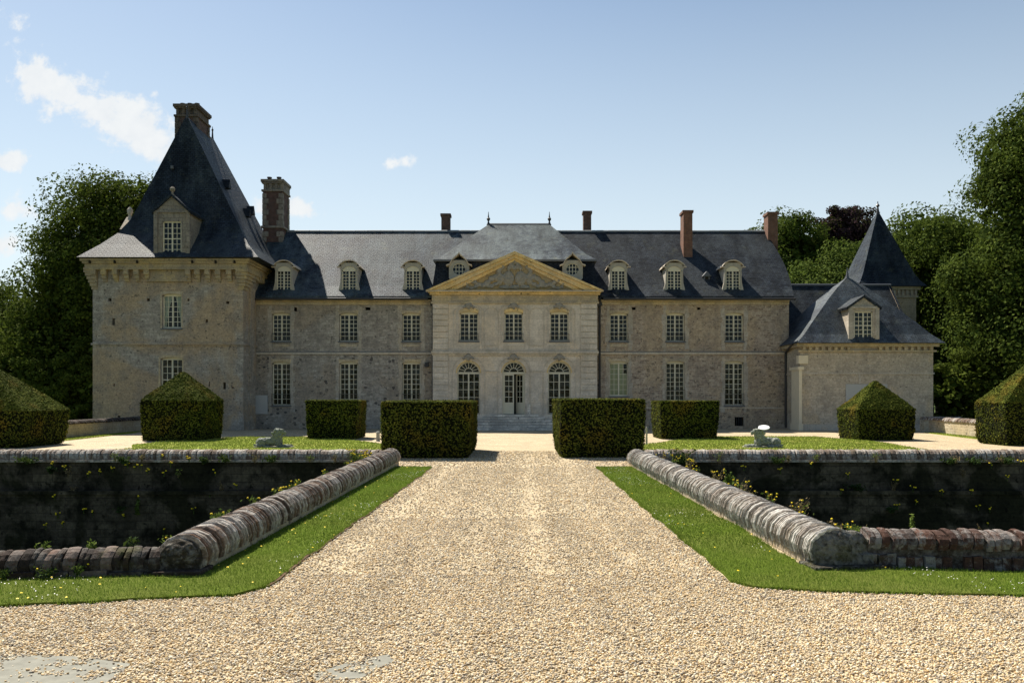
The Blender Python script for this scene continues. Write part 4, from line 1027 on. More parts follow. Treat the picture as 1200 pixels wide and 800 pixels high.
rg = [(-28.85, -16.95, 55.85, 68.5, 11.36), (-27.85, -17.95, 57.0, 67.5, 12.40), (-27.15, -18.65, 58.0, 66.9, 13.35), (-26.55, -19.25, 58.55, 66.4, 14.35), (-26.05, -19.85, 58.8, 66.0, 15.45), (-23.25, -23.05, 59.75, 64.95, 21.75)]
mb.rings([[(a, c, z), (b, c, z), (b, d, z), (a, d, z)] for a, b, c, d, z in rg], True, True)
mb.build('roof', M['slate_tower'], TW)
mb = MB(); mb.tube((-23.15, 59.75, 21.74), (-23.15, 64.95, 21.74), .09)
mb.build('ridge_tiles', M['lead'], TW)
for yy in (59.85, 64.85): mb = MB(); mb.lathe(-23.15, yy, [(.14, 21.6), (.08, 21.9), (.05, 22.4), (.09, 22.5), (.03, 22.6), (.02, 22.75)], 8); mb.build('finial', M['pipe'], TW)
chimney(TW, -24.5, -22.95, 61.2, 63.6, 17.5, 23.2, 'brick_dark', True, 3, 'chimney_dark')
mb = MB(); mb.lathe(-23.9, 59.1, [(.10, 18.0), (.11, 18.2), (.02, 18.25)], 8); mb.build('roof_vent', M['lead'], TW)
mb = MB()                                     # small hatches on the right slope
for (yy, zz) in ((60.6, 17.2), (62.6, 15.6), (64.5, 16.2)):
    xx = -19.85-(zz-15.45)*.508
    mb.prism_x([(yy-.3, zz-.2), (yy+.3, zz-.2), (yy, zz+.45)], xx-.5, xx+.35)
mb.build_parts('roof_hatch', M['slate_dark'], TW)
def gable_dormer(par, xc, w, yf, z0, ze, zt, op, rows, yb, mat, roofmat, ball=True):
    mb = MB(); wall_front(mb, xc-w/2, xc+w/2, z0, ze, yf, [op], .18)
    mb.prism_y([(xc-w/2, ze+.002), (xc+w/2, ze+.002), (xc, zt)], yf, yf+.2)
    for s in (-1, 1): mb.poly([(xc+s*w/2, yf, z0), (xc+s*w/2, yb, z0), (xc+s*w/2, yb, ze), (xc+s*w/2, yf, ze)])
    mb.box(xc-w/2-.10, xc+w/2+.10, yf-.10, yf+.1, ze-.14, ze+.0); mb.box(xc-w/2-.06, xc-w/2+.2, yf-.07, yf+.02, z0, ze-.142); mb.box(xc+w/2-.2, xc+w/2+.06, yf-.07, yf+.02, z0, ze-.142)
    d = mb.build('dormer', M[mat], par)
    r = MB()
    for s in (-1, 1): r.prism_y([(xc+s*(w/2+.22), ze-.06), (xc, zt+.10), (xc, zt-.06), (xc+s*(w/2+.16), ze-.22)], yf-.14, yb)
    r.build('dormer_roof', M[roofmat], d)
    if ball: b = MB(); b.lathe(xc, yf+.1, [(.16, zt-.02), (.08, zt+.15), (.06, zt+.25), (.17, zt+.36), (.17, zt+.48), (.05, zt+.6)], 9); b.build('ball_finial', M[mat], d)
    frame_mb(op, yf+.08, 4, rows, transom=rows//2, mid=.09).build('dormer_window', M['wood'], d)
    g = MB(); g.poly([(op[0], yf+.12, op[2]), (op[1], yf+.12, op[2]), (op[1], yf+.12, op[3]), (op[0], yf+.12, op[3])]); g.build('pane', M['glass'], d)
    room(rooms, (op[0], op[1], op[2], op[3], 0), yf, .18, .9, 0)
yd = 56.25; kd = yd/1000
gable_dormer(TW, X_(201.5, kd), 2.25, yd, 11.34, Z_(247, kd), Z_(229, kd), (X_(190.5, kd), X_(212.5, kd), Z_(300, kd), Z_(259.5, kd), 0), 6, 59.3, 'chimney_stone', 'slate_tower')
mb = MB()                                     # dormer on the far left slope
mb.box(-28.6, -26.3, 61.6, 63.6, 11.4, 14.3); mb.prism_x([(61.5, 14.3), (63.7, 14.3), (62.6, 15.4)], -28.65, -25.5)
d = mb.build('dormer', M['dressed'], TW); mb = MB(); mb.lathe(-28.4, 62.6, [(.22, 15.2), (.1, 15.5), (.2, 15.75), (.2, 15.95), (.05, 16.15)], 9); mb.build('ball_finial', M['dressed'], d)
rooms.build_parts('interior', M['room'], TW)

# ------------------------------------------------------------------ right corner pavilion, rear range, spire turret
YR = 56.4; kr = YR/1000
PV = thing('corner_pavilion', (23.1, YR, 0), 'low limestone pavilion with concave hipped slate roof and one gabled dormer', 'pavilion')
rx0, rx1, ryb, rz = 18.7, 27.5, 63.6, 5.75
rooms = MB()
mb = MB(); wall_front(mb, rx0, rx1, -.2, rz, YR, [])
for x in (rx0, rx1): mb.poly([(x, YR, -.2), (x, ryb, -.2), (x, ryb, rz), (x, YR, rz)])
mb.build('wall', M['pav_right'], PV)
mb = MB(); mb.box(rx0-.16, rx1+.16, YR-.16, YR+.02, 5.18, 5.30); mb.box(rx0-.28, rx1+.28, YR-.28, YR+.02, 5.52, 5.74); mb.box(rx0-.28, rx0+.02, YR+.021, ryb, 5.52, 5.74)
xx = rx0+.1
while xx < rx1:
    if not (X_(997, kr) < xx < X_(1028, kr)): mb.box(xx, xx+.2, YR-.22, YR+.02, 5.302, 5.518)
    xx += .42
mb.build('cornice', M['trim'], PV)
mb = MB(); mb.box(rx0-.06, rx1+.06, YR-.07, YR+.02, 3.72, 3.82); mb.box(rx0-.08, rx1+.06, YR-.07, YR+.02, -.1, .42); mb.box(rx0-.06, rx0+.04, YR+.021, YW, 3.72, 3.82)
mb.box(X_(1006, kr), X_(1009, kr), YR-.03, YR+.02, 3.1, 3.72)
mb.build_parts('string_course', M['dressed'], PV)
mb = MB(); mb.box(rx0-.09, rx0+.10, YR-.09, YR+1.5, .42, 4.0); mb.box(rx0-.17, rx0+.2, YR-.16, YR+1.7, 4.0, 4.2); mb.box(rx0-.13, rx0+.16, YR-.12, YR+1.6, .0, .44); mb.box(rx0-.12, rx0+.5, YR-.11, YR+.4, 4.4, 4.95)
mb.build_parts('corner_pilaster', M['pilaster_pale'], PV)
mb = MB(); mb.box(X_(991, kr), X_(1039.5, kr), YR-.05, YR+.02, 1.2, Z_(450, kr)); mb.build('blocked_opening', M['panel'], PV)
mb = MB(); mb.tube((18.62, YW-.35, .1), (18.62, YW-.35, 5.3), .08); mb.tube((18.62, YW-.35, 5.3), (18.3, YR+.3, 5.75), .08); mb.build('drainpipe', M['pipe'], PV)
mb = MB()
cxr, cyr = 23.1, 59.7
prof = [(1.0, 5.74), (.86, 6.35), (.72, 7.15), (.55, 8.05), (.38, 8.95), (.2, 9.8), (.03, 10.5)]
mb.rings([[(cxr-4.85*s, cyr-4.05*s, z), (cxr+4.85*s, cyr-4.05*s, z), (cxr+4.85*s, cyr+4.3*s, z), (cxr-4.85*s, cyr+4.3*s, z)] for s, z in prof], True, True)
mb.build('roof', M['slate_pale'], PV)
mb = MB(); mb.lathe(cxr, cyr, [(.2, 10.3), (.12, 10.6), (.05, 11.0), (.02, 11.25)], 8); mb.build('finial', M['lead'], PV)
yd = 55.95; kd = yd/1000
gable_dormer(PV, X_(1012, kd), 1.9, yd, 5.72, Z_(359, kd), Z_(347.5, kd), (X_(1001, kd), X_(1023, kd), Z_(398, kd), Z_(365, kd), 0), 6, 58.6, 'band', 'slate_right', False)
rooms.build('interior', M['room'], PV)
RW = thing('rear_range', (23.5, 63.6, 0), 'low rear range with shadowed slate roof between house and pavilion', 'building')
mb = MB(); mb.poly([(18.95, 63.2, 0), (29, 63.2, 0), (29, 63.2, 7.2), (18.95, 63.2, 7.2)]); mb.poly([(29, 63.2, 0), (29, 70, 0), (29, 70, 7.2), (29, 66.6, 10.9), (29, 63.2, 7.2)]); mb.build('wall', M['pav_right'], RW)
mb = MB(); grid_slab(mb, lambda u, v: (18.9+10.3*u, 63.0+3.7*v, 7.0+3.95*v), 8, 4, .1); grid_slab(mb, lambda u, v: (18.9+10.3*u, 70.4-3.7*v, 7.0+3.95*v), 8, 4, .1); mb.build('roof', M['slate_right'], RW)
mb = MB(); mb.tube((18.9, 66.7, 10.97), (29.2, 66.7, 10.97), .1); mb.build('ridge_tiles', M['lead'], RW)
TR = thing('spire_turret', (29.6, 68, 0), 'square stone turret with pointed slate spire rising behind the pavilion', 'turret')
ux0, ux1, uy0, uy1, uz = 27.5, 31.8, 68.0, 72.3, 11.0
to = [(X_(1033, .068), X_(1037, .068), Z_(362, .068), Z_(352, .068), 0), (X_(1040, .068), X_(1044, .068), Z_(362, .068), Z_(352, .068), 0)]
rooms = MB(); mb = MB(); wall_front(mb, ux0, ux1, 0, uz, uy0, to)
for x in (ux0, ux1): mb.poly([(x, uy0, 0), (x, uy1, 0), (x, uy1, uz), (x, uy0, uz)])
mb.poly([(ux0, uy1, 0), (ux1, uy1, 0), (ux1, uy1, uz), (ux0, uy1, uz)]); mb.build('wall', M['pav_right'], TR)
for o in to: room(rooms, o, uy0)
rooms.build('interior', M['room'], TR)
mb = MB(); mb.box(ux0-.12, ux1+.12, uy0-.12, uy0+.02, 10.15, 10.3); mb.box(ux0-.25, ux1+.25, uy0-.25, uy0+.02, 10.75, 11.0); mb.box(ux0-.25, ux0+.02, uy0+.021, uy1, 10.75, 11.0)
for k in range(13): mb.box(ux0+.05+.34*k, ux0+.22+.34*k, uy0-.17, uy0+.02, 10.302, 10.748)
mb.build('cornice', M['dressed'], TR)
mb = MB(); cx_, cy_ = 29.65, 70.15
mb.rings([[(cx_-2.75*s, cy_-2.75*s, z), (cx_+2.75*s, cy_-2.75*s, z), (cx_+2.75*s, cy_+2.75*s, z), (cx_-2.75*s, cy_+2.75*s, z)] for s, z in ((1, 11.0), (.86, 11.5), (.73, 12.2), (.62, 13.0), (.012, 17.5))], True, True)
mb.build('spire', M['slate_tower'], TR)
mb = MB(); mb.lathe(cx_, cy_, [(.16, 17.2), (.1, 17.6), (.06, 17.8), (.16, 17.95), (.05, 18.1), (.03, 18.3)], 8); mb.build('finial', M['pipe'], TR)

# ------------------------------------------------------------------ moat walls and parapets
def coping(A, B, rx, rz, zc, th, seed, gap=.006, arc=(-.42, math.pi+.42), n=9, tilt=.03, zslope=0.0):
    r_ = random.Random(seed); A = Vector(A); B = Vector(B); d = B-A; L = d.length; d = d/L; nr = Vector((d.y, -d.x))
    mb = MB(); s = 0.0
    while s < L:
        t = th*r_.uniform(.65, 1.35); e = min(s+t-gap, L); g = r_.uniform(.965, 1.03); ty = r_.uniform(-tilt, tilt); oz = r_.uniform(-.012, .012); ox = r_.uniform(-.01, .01)
        rings = []
        for (ss, k) in ((s+.002, g*.965), (s+(e-s)*.3, g), (s+(e-s)*.7, g*r_.uniform(.98, 1.01)), (e-.002, g*.96)):
            rg_ = []
            for q in range(n+1):
                a = arc[0]+(arc[1]-arc[0])*q/n
                off = Vector(A+d*(ss+ty*math.cos(a)+.012*math.sin(3*a+seed)))+nr*(rx*k*math.cos(a)*r_.uniform(.985, 1.015)+ox)
                rg_.append((off.x, off.y, zc+oz+zslope*ss/L+rz*k*math.sin(a)*r_.uniform(.985, 1.015)))
            rings.append(rg_)
        mb.rings(rings, True, True); s += t
    return mb
def wall_run(A, B, hw, z0, z1):
    A = Vector(A); B = Vector(B); d = (B-A).normalized(); nr = Vector((d.y, -d.x))*hw
    mb = MB(); mb.prism_z([tuple(A+nr), tuple(B+nr), tuple(B-nr), tuple(A-nr)], z0, z1); return mb
def parapet(name, A, B, label, cm, seed, rx=.30, rz=.27, zc=.27, th=.07, face=None, wm=None, zsl=0.0, group=None):
    o = thing(name, ((A[0]+B[0])/2, (A[1]+B[1])/2, 0), label, 'parapet')
    coping(A, B, rx, rz, zc, th, seed, zslope=zsl).build('coping', M[cm], o, smooth=False)
    wall_run(A, B, rx*.80, -.15, zc+.04).build('wall', wm or M['lowwall'], o)
    return o
# long parapets along the drive
PLa, PLb, PRa, PRb = (-3.98, 10.15), (-3.94, 26.75), (3.90, 10.5), (3.74, 26.75)
pl = parapet('parapet', PLa, PLb, 'rusty lichened round-topped brick parapet along the left lawn strip', 'cop_left', 3, zc=.22, zsl=.06, th=.05)
pr = parapet('parapet', PRa, PRb, 'pale grey lichened round-topped parapet along the right lawn strip', 'cop_right', 5, rx=.31, rz=.28, zc=.22, th=.040, zsl=.02)
for par, x, xx in ((pl, MXL, -3.98), (pr, MXR, 3.82)):
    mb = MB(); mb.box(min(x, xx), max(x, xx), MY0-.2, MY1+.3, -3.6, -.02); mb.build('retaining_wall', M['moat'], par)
# near parapets
nl = parapet('parapet', (-12.5, 9.05), (-4.06, 10.27), 'low dark brick parapet with red and grey bricks at the near left moat edge', 'cop_near', 11, rx=.21, rz=.17, zc=.165, th=.11, wm=M['cop_near'])
nr_ = parapet('parapet', (4.35, 10.72), (13, 9.75), 'low red brick parapet of upright bricks at the near right moat edge', 'cop_red', 13, rx=.22, rz=.16, zc=.32, th=.10, wm=M['cop_near'])
for (A, B, par, s) in (((-12.5, 9.05), (-4.06, 10.27), nl, 1), ((4.35, 10.72), (13, 9.75), nr_, 2)):
    A2 = Vector(A); B2 = Vector(B); d = (B2-A2).normalized(); L = (B2-A2).length; nrm = Vector((d.y, -d.x)); mb = MB(); q = 0
    while q < L-.1:
        t = random.uniform(.09, .13) if s == 2 else random.uniform(.2, .45)
        if random.random() > (.1 if s == 2 else .3):
            p = A2+d*q; e = A2+d*(q+t-.012); dep = random.uniform(.20, .26) if s == 2 else random.uniform(.22, .34); zt = random.uniform(.15, .20) if s == 2 else random.uniform(.06, .11)
            mb.prism_z([tuple(p+nrm*dep), tuple(e+nrm*dep), tuple(e+nrm*.1), tuple(p+nrm*.1)], .0, zt)
        q += t
    mb.build_parts('brick_course', M['cop_red' if s == 2 else 'cop_near'], par, gap=.16, jitter=.008)
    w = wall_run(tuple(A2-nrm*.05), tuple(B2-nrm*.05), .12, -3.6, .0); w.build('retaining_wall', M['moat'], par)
# corner stones closing the near ends
mb = MB(); mb.ell((-4.0, 10.2, .25), (.28, .20, .20), 16, 10); mb.box(-4.24, -3.74, 10.06, 10.4, .06, .22)
remesh(mb, 'end_stone', M['rough'], pl, .013, .012, 18, 3)
mb = MB(); mb.box(-4.26, -3.68, 9.95, 10.35, -.02, .075); mb.build('footing', M['cop_near'], pl, jitter=.03, bevel=.02)
mb = MB(); mb.ell((3.90, 10.56, .23), (.32, .16, .27), 18, 12); mb.ell((4.14, 10.64, .27), (.24, .15, .20), 14, 9); mb.box(3.64, 4.38, 10.46, 10.8, .04, .20)
remesh(mb, 'end_stone', M['rough'], pr, .013, .012, 18, 3)
mb = MB(); mb.prism_z([(3.58, 10.26), (4.62, 10.36), (4.6, 10.8), (3.55, 10.8)], -.02, .07); mb.build('footing', M['rough'], pr, jitter=.012, bevel=.012)
# far parapets with deep moat wall below
for (xa, xb, lab, sd) in ((-33, -4.25, 'long far moat parapet with dark weedy stone face left of the drive', 21), (4.05, 33, 'long far moat parapet with dark weedy stone face right of the drive', 23)):
    fp = parapet('parapet', (xa, 26.85), (xb, 26.85), lab, 'cop_far', sd, rx=.27, rz=.22, zc=.29, th=.11)
    mb = MB(); mb.box(xa, xb, 26.47, 26.62, .13, .19); mb.build('ledge', M['cop_far'], fp)
    mb = MB(); mb.prism_x([(26.56, .13), (26.95, .13), (26.95, -3.6), (26.2, -3.6), (26.36, -.85), (26.5, -.80)], xa, xb); mb.box(xa, xb, 26.3, 26.5, -.86, -.74)
    mb.build('retaining_wall', M['moat'], fp)
# low walls beside the house
def lowwall(A, B, h, label, cop=True):
    o = thing('low_wall', ((A[0]+B[0])/2, (A[1]+B[1])/2, 0), label, 'wall')
    wall_run(A, B, .22, -.1, h-.2).build('wall', M['lowwall'], o); coping(A, B, .3, .2, h-.2, .12, int(A[1]*7), arc=(-.1, math.pi+.1)).build('coping', M['cop_near'] if A[0] < 0 else M['cop_left'], o)
lowwall((-23.6, 34.5), (-24.5, 56.5), .95, 'low brick-capped stone wall running to the foot of the left tower')
lowwall((24.0, 34.5), (25.9, 53.2), .98, 'low stone wall with tiled coping running towards the right pavilion')
lowwall((25.9, 54.6), (28.5, 54.8), .95, 'short shaded stone wall at the right corner of the pavilion')

# ------------------------------------------------------------------ clipped yews
def scatter_tris(tris, dens, size, jit=.014, rand=.26):
    T = np.array(tris, dtype=float); a = T[:,1]-T[:,0]; b = T[:,2]-T[:,0]; cr = np.cross(a, b); ar = np.linalg.norm(cr, axis=1)/2; nm = cr/np.maximum(np.linalg.norm(cr, axis=1), 1e-9)[:,None]
    nz = cr[:,2]/np.maximum(np.linalg.norm(cr, axis=1), 1e-9); ar = ar*np.where(nz > .3, 1.8, .40); n = int(ar.sum()*dens); ti = rng.choice(len(T), n, p=ar/ar.sum()); u = rng.random(n); v = rng.random(n); f = u+v > 1; u[f] = 1-u[f]; v[f] = 1-v[f]  # leaves thinned on upright faces: shaded fronts darkened by the black core showing
    P = T[ti,0]+a[ti]*u[:,None]+b[ti]*v[:,None]+nm[ti]*rng.normal(0, jit, n)[:,None]
    return leaf_quads(P, nm[ti], size, rand)
def leaf_quads(P, N, size, rand=.9, aspect=.55):
    n = len(P); D = N*(1-rand*.6)+rng.normal(0, rand, (n, 3)); D /= np.linalg.norm(D, axis=1)[:,None]
    T = np.cross(D, rng.normal(0, 1, (n, 3))); T /= np.maximum(np.linalg.norm(T, axis=1), 1e-9)[:,None]; B = np.cross(D, T)
    s = (size*rng.uniform(.55, 1.35, n))[:,None]
    V = np.stack([P-T*s, P+B*s*aspect, P+T*s, P-B*s*aspect], 1).reshape(-1, 3)
    return V, np.arange(n*4).reshape(-1, 4)
def bulge_mesh(faces_fn_pts, tris): pass
def yew(name, x0, x1, y0, y1, h, label, apex=None, dens=500, leaf_=.045, taper=.06, group=None, skew=0):
    cx, cy = (x0+x1)/2, (y0+y1)/2
    o = thing(name, (cx, cy, 0), label, 'topiary' if apex else 'hedge', group)
    N_ = 10
    def ringat(z, s, r):
        hx, hy = (x1-x0)/2*s, (y1-y0)/2*s; pts = []
        for (sx_, sy_, ox, oy) in ((-1,-1,1,0), (1,-1,0,1), (1,1,-1,0), (-1,1,0,-1)):
            c0 = (sx_*hx, sy_*hy); nx = (sx_*hx+ox*2*hx, sy_*hy+oy*2*hy)
            for k in range(N_):
                t = k/N_ if k else 0.008
                px_, py_ = c0[0]+(nx[0]-c0[0])*t, c0[1]+(nx[1]-c0[1])*t
                w = .035*mnoise.noise(Vector(((cx+px_)*1.1, (cy+py_)*1.1, z*1.1)))+.025*mnoise.noise(Vector(((cx+px_)*3.1, (cy+py_)*3.1, z*3)))
                pts.append((cx+px_*(1+w*1.3/max(hx, .3)), cy+py_*(1+w*1.3/max(hy, .3)), z+.6*w*r))
        return pts
    rings = []
    for k in range(7): t = k/6; z = .03+(h-.03)*t; rings.append(ringat(z, (1-taper*(1-t)**2*1.6) if k else .93, 1 if k == 6 else 0))
    if apex:
        for t in (.2, .4, .6, .8, .97): rings.append(ringat(h+(apex-h)*t, 1-t+.012, 1))
    else:
        for s in (.97, .7, .35, .02): rings.append(ringat(h+.015, s, 1))
    mb = MB(); mb.rings(rings, True, True)
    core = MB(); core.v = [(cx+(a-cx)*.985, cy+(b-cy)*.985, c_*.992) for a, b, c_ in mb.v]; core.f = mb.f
    core.build('shade_core', M['yew_shade'], o)  # near-black body painted as the shade between the leaves, no real stems
    V = np.array(mb.v); tris = []
    for f in mb.f:
        for k in range(1, len(f)-1): tris.append((V[f[0]], V[f[k]], V[f[k+1]]))
    np_obj('foliage', *scatter_tris(tris, dens, leaf_), M['yew'], o)
    return o
yew('box_hedge', X_(445, .0297), X_(551, .0297), 29.7, 35.4, 1.98, 'large clipped box-shaped yew left of the gravel drive, before the steps', None, 900, .04, .02)
yew('box_hedge', X_(655, .030), X_(757, .030), 30.0, 35.8, 2.05, 'large clipped box-shaped yew right of the gravel drive, before the steps', None, 900, .04, .03)
yew('box_hedge', X_(357, .044), X_(419, .044), 44.0, 46.8, 1.98, 'smaller box-shaped yew behind the left lawn between lion and drive', None, 650, .05, .05)
yew('box_hedge', X_(773, .044), X_(843, .044), 44.0, 47.0, 1.95, 'smaller box-shaped yew behind the right lawn between lion and drive', None, 650, .05, .05)
yew('pyramid_topiary', -18.6, -15.55, 42.0, 45.3, 2.0, 'pyramid-topped clipped yew standing before the left tower', 3.5, 650, .05, .05)
yew('pyramid_topiary', X_(1003, .0429), X_(1069, .0429)+.1, 42.7, 45.5, 1.55, 'pyramid-topped clipped yew standing before the right pavilion', 3.05, 650, .05, .04)
yew('pyramid_topiary', -27.2, -20.9, 36.0, 39.9, 1.58, 'broad dark pyramid-topped yew cut off by the left picture edge', 4.0, 550, .05, .02)
yew('pyramid_topiary', 21.55, 25.9, 37.7, 40.2, 1.92, 'tall pyramid-topped yew cut off by the right picture edge', 4.0, 550, .05, .02)

# ------------------------------------------------------------------ lions, disc, posts
def lion(x, y, face, label):
    o = thing('lion_statue', (x, y, 0), label, 'statue')
    S = 1.0; mb = MB()
    def e(cx, cy, cz, rx, ry, rz, rot=0): mb.ell((x+face*cx*S, y+cy*S, cz*S), (rx*S, ry*S, rz*S), 16, 10, rot*face if rot else None)
    e(-.44, 0, .24, .24, .22, .21); e(-.08, 0, .27, .46, .19, .19, .05); e(.18, 0, .32, .24, .20, .25); e(.24, 0, .50, .22, .21, .25, -.25); e(.27, 0, .64, .20, .20, .20)
    for k in range(14):
        a = k*.9; rr_ = .17+.05*(k % 3)/2; e(.22+rr_*math.cos(a)*.9, (-.17 if k % 2 else .17)*(1-.25*(k % 3)), .55+rr_*1.15*math.sin(a), .06, .06, .07)
    e(.41, 0, .68, .13, .13, .13); e(.52, 0, .645, .10, .085, .075); e(.56, 0, .585, .06, .065, .045); e(.43, 0, .76, .09, .11, .05)
    for s in (-1, 1):
        e(.36, s*.11, .79, .035, .03, .04); e(.49, s*.06, .735, .035, .03, .02)
        e(.32, s*.16, .22, .11, .08, .20); e(.54, s*.15, .10, .25, .065, .06); e(.77, s*.15, .09, .09, .075, .055)
        e(-.40, s*.19, .22, .20, .10, .19); e(-.2, s*.23, .09, .20, .065, .055)
    for k in range(6): e(-.66+.06*k, -.22-.02*k, .13-.008*k, .06, .04, .04)
    remesh(mb, 'lion_body', M['statue'], o, .018, .022, 13, 2)
    p = MB(); p.box(min(x-face*.72, x+face*.9), max(x-face*.72, x+face*.9), y-.3, y+.3, 0, .065); p.build('plinth', M['plinth'], o, bevel=.015)
lion(X_(318.5, .0364), 36.4, 1, 'weathered stone lion lying with head raised, facing right on the left lawn')
lion(X_(896.5, .0364), 36.4, -1, 'weathered stone lion lying with head raised, facing left on the right lawn')
dx, dz_ = X_(894.5, .0364), 2.1-(501.3-467)*.0364
mb = MB(); mb.lathe(0, 0, [(.02, .0), (.2, .0), (.235, .02), (.235, .035), (.2, .05), (.02, .045)], 24)
Mx = Matrix.Translation((dx, 36.30, dz_)) @ Matrix.Rotation(R(-6), 4, 'Y').to_4x4() @ Matrix.Rotation(R(22), 4, 'X').to_4x4()
mb.v = [tuple(Mx @ Vector(p)) for p in mb.v]
tag(mb.build('flying_disc', M['white'], smooth=False), 'white round plastic disc lying on the right stone lion', 'disc')
for (x, y, h, lab) in ((X_(443, .042), 42.0, .5, 'short pale stone post beside the big left box hedge'), (X_(757.8, .0385), 38.5, .85, 'thin stone post beside the big right box hedge')):
    mb = MB(); q_ = 1 if h < .6 else .45; mb.lathe(x, y, [(.10*q_, 0), (.09*q_, h*.75), (.12*q_, h*.8), (.08*q_, h*.95), (.02*q_, h)], 10); tag(mb.build('stone_post', M['plinth'], bevel=0), lab, 'post')

# ------------------------------------------------------------------ trees
def tree(name, x, y, trunk_h, lobes, label, mat, nl=26000, leaf_=.22, trunk_r=.4, seed=1, group=None, cl_r=(1.0, 2.0), gap=1.0):
    o = thing(name, (x, y, 0), label, 'tree', group); rs = np.random.default_rng(seed)
    mb = MB(); top = trunk_h
    mb.path([(x, y, -.2), (x+.1, y, 1.0), (x-.1, y+.1, top*.5), (x+.1, y, top)], [trunk_r*1.5, trunk_r, trunk_r*.8, trunk_r*.5], 9)
    for (cx, cy, cz, rx, ry, rz) in lobes:
        a = Vector((x, y, min(top, max(1.2, cz*.5)))); b = Vector((x+cx, y+cy, cz)); m_ = (a+b)/2+Vector((0, 0, .6))
        mb.path([a, m_, b], [trunk_r*.45, trunk_r*.28, trunk_r*.08], 6)
    mb.build('trunk', M['bark'], o, smooth=True)
    vol = np.array([l[3]*l[4]*l[5] for l in lobes])**.72; vol /= vol.sum(); Vs_ = []; Fs_ = []; of = 0
    ncl = max(20, int(nl/330)); per = nl//ncl
    C = []; CR = []; OUT = []
    for l, w in zip(lobes, vol):
        n = max(4, int(ncl*w)); d = rs.normal(0, 1, (n, 3)); d /= np.linalg.norm(d, axis=1)[:,None]
        r = np.where(rs.random(n) < .82, rs.uniform(.78, 1.10, n), rs.uniform(.3, .75, n))
        C.append(np.array([x+l[0], y+l[1], l[2]])+d*r[:,None]*np.array(l[3:6])); CR.append(rs.uniform(*cl_r, n)*np.clip(min(l[3:6])/3.0, .55, 1.15)); OUT.append(d)
    C = np.concatenate(C); CR = np.concatenate(CR); OUT = np.concatenate(OUT); k = C[:,2] > .3; C, CR, OUT = C[k], CR[k], OUT[k]; n = len(C)
    d = rs.normal(0, 1, (n, per, 3)); d /= np.linalg.norm(d, axis=2)[:,:,None]; rad = rs.random((n, per))**.42
    P = C[:,None]+d*rad[:,:,None]*CR[:,None,None]*np.array([1.12, 1.12, .72]); N = d*1.0+OUT[:,None]*.35+np.array([0, 0, .30])
    P = P.reshape(-1, 3); N = N.reshape(-1, 3); N /= np.linalg.norm(N, axis=1)[:,None]
    nin = int(nl*.10); ids = rs.choice(len(lobes), nin, p=vol); L_ = np.array(lobes); dd = rs.normal(0, 1, (nin, 3)); dd /= np.linalg.norm(dd, axis=1)[:,None]
    Pi = np.array([x, y, 0])+L_[ids,:3]+dd*(rs.random(nin)**.5*.86)[:,None]*L_[ids,3:6]; Pi = Pi[Pi[:,2] > .3]
    V1, F1 = leaf_quads(P, N, leaf_, .38, .6); V2, F2 = leaf_quads(Pi, np.tile([0, 0, 1.0], (len(Pi), 1)), leaf_*2.3, .8, .7)
    np_obj('crown', np.concatenate([V1, V2]), np.concatenate([F1, F2+len(V1)]), M[mat], o)
    return o
tree('broadleaf_tree', -34.5, 72, 9, [(0,0,16.3,4.2,4.5,4.2), (2.4,0,17.6,4.0,4,3.2), (-2.2,-1,13,3.6,4,3.3), (-3.2,0,9.4,3.2,4,3.2), (1,-2,10,6,5,4.5), (-2,-2,5.5,6,5,4.2), (5,-1,6,5,4,5), (3.8,-2,12,4.5,4,4)], 'large dark round-crowned tree rising behind the left tower', 'leaf_dark', 114000, 0.133, .55, 3)
tree('broadleaf_tree', -49.5, 80, 6, [(0,0,9,4.5,4,3.2), (3.5,0,7,4,4,3.2), (-4,0,7,4,4,3), (1,-1,4,6,4,3.5)], 'lower dark tree at the left picture edge behind the pyramid yew', 'leaf_dark', 41800, 0.154, .35, 4)
tree('broadleaf_tree', 38.3, 62, 11, [(0,0,20.3,4.6,4,3.8), (-1.7,0,18.2,3.3,3.4,3.4), (2,0,17,4.5,4,4), (-1.6,-.5,14,3.7,4,3.8), (-3.2,0,9.8,3.9,4,3.6), (2.5,-1,10,5,4.5,5), (-2.4,-1,5.4,4.2,4,4.2), (3,-1,5,5,4,4)], 'towering dark broadleaf tree at the right picture edge', 'leaf_mid', 133000, 0.126, .6, 5)
tree('broadleaf_tree', 36.6, 74, 8, [(0,0,14.2,4.4,4,3.8), (-2.5,0,11,4,4,3.6), (2.5,0,11,4,4,4), (0,-1,7,5.5,4,4.5)], 'green broadleaf tree between spire turret and towering right tree', 'leaf_mid', 64600, 0.140, .4, 6)
tree('broadleaf_tree', 40.5, 84, 10, [(0,0,16.4,4.6,4,4), (-3,0,13,4.2,4,4), (2.8,0,14,4.4,4,4), (0,-1,8,6,5,5)], 'green broadleaf tree standing far behind the spire of the turret', 'leaf_mid', 64600, 0.154, .4, 7)
tree('copper_beech', 37.0, 97, 11, [(0,0,20.3,3.8,3.5,3.6), (-2,0,18,3.4,3,3), (2.2,0,18.5,3.2,3,3), (0,0,14,5,4,4)], 'dark purple copper beech rising left of the spire', 'leaf_copper', 45600, 0.168, .4, 8, None, (.6, 1.2))
tree('broadleaf_tree', 29.5, 92, 10, [(0,0,18.3,4,4,3.2), (-2.8,0,16.5,3.6,3,3.2), (2.6,0,16,3.8,3,3), (0,-1,12,5.5,4,5)], 'green tree behind the red chimney at the right end of the house roof', 'leaf_mid', 57000, 0.161, .4, 9)
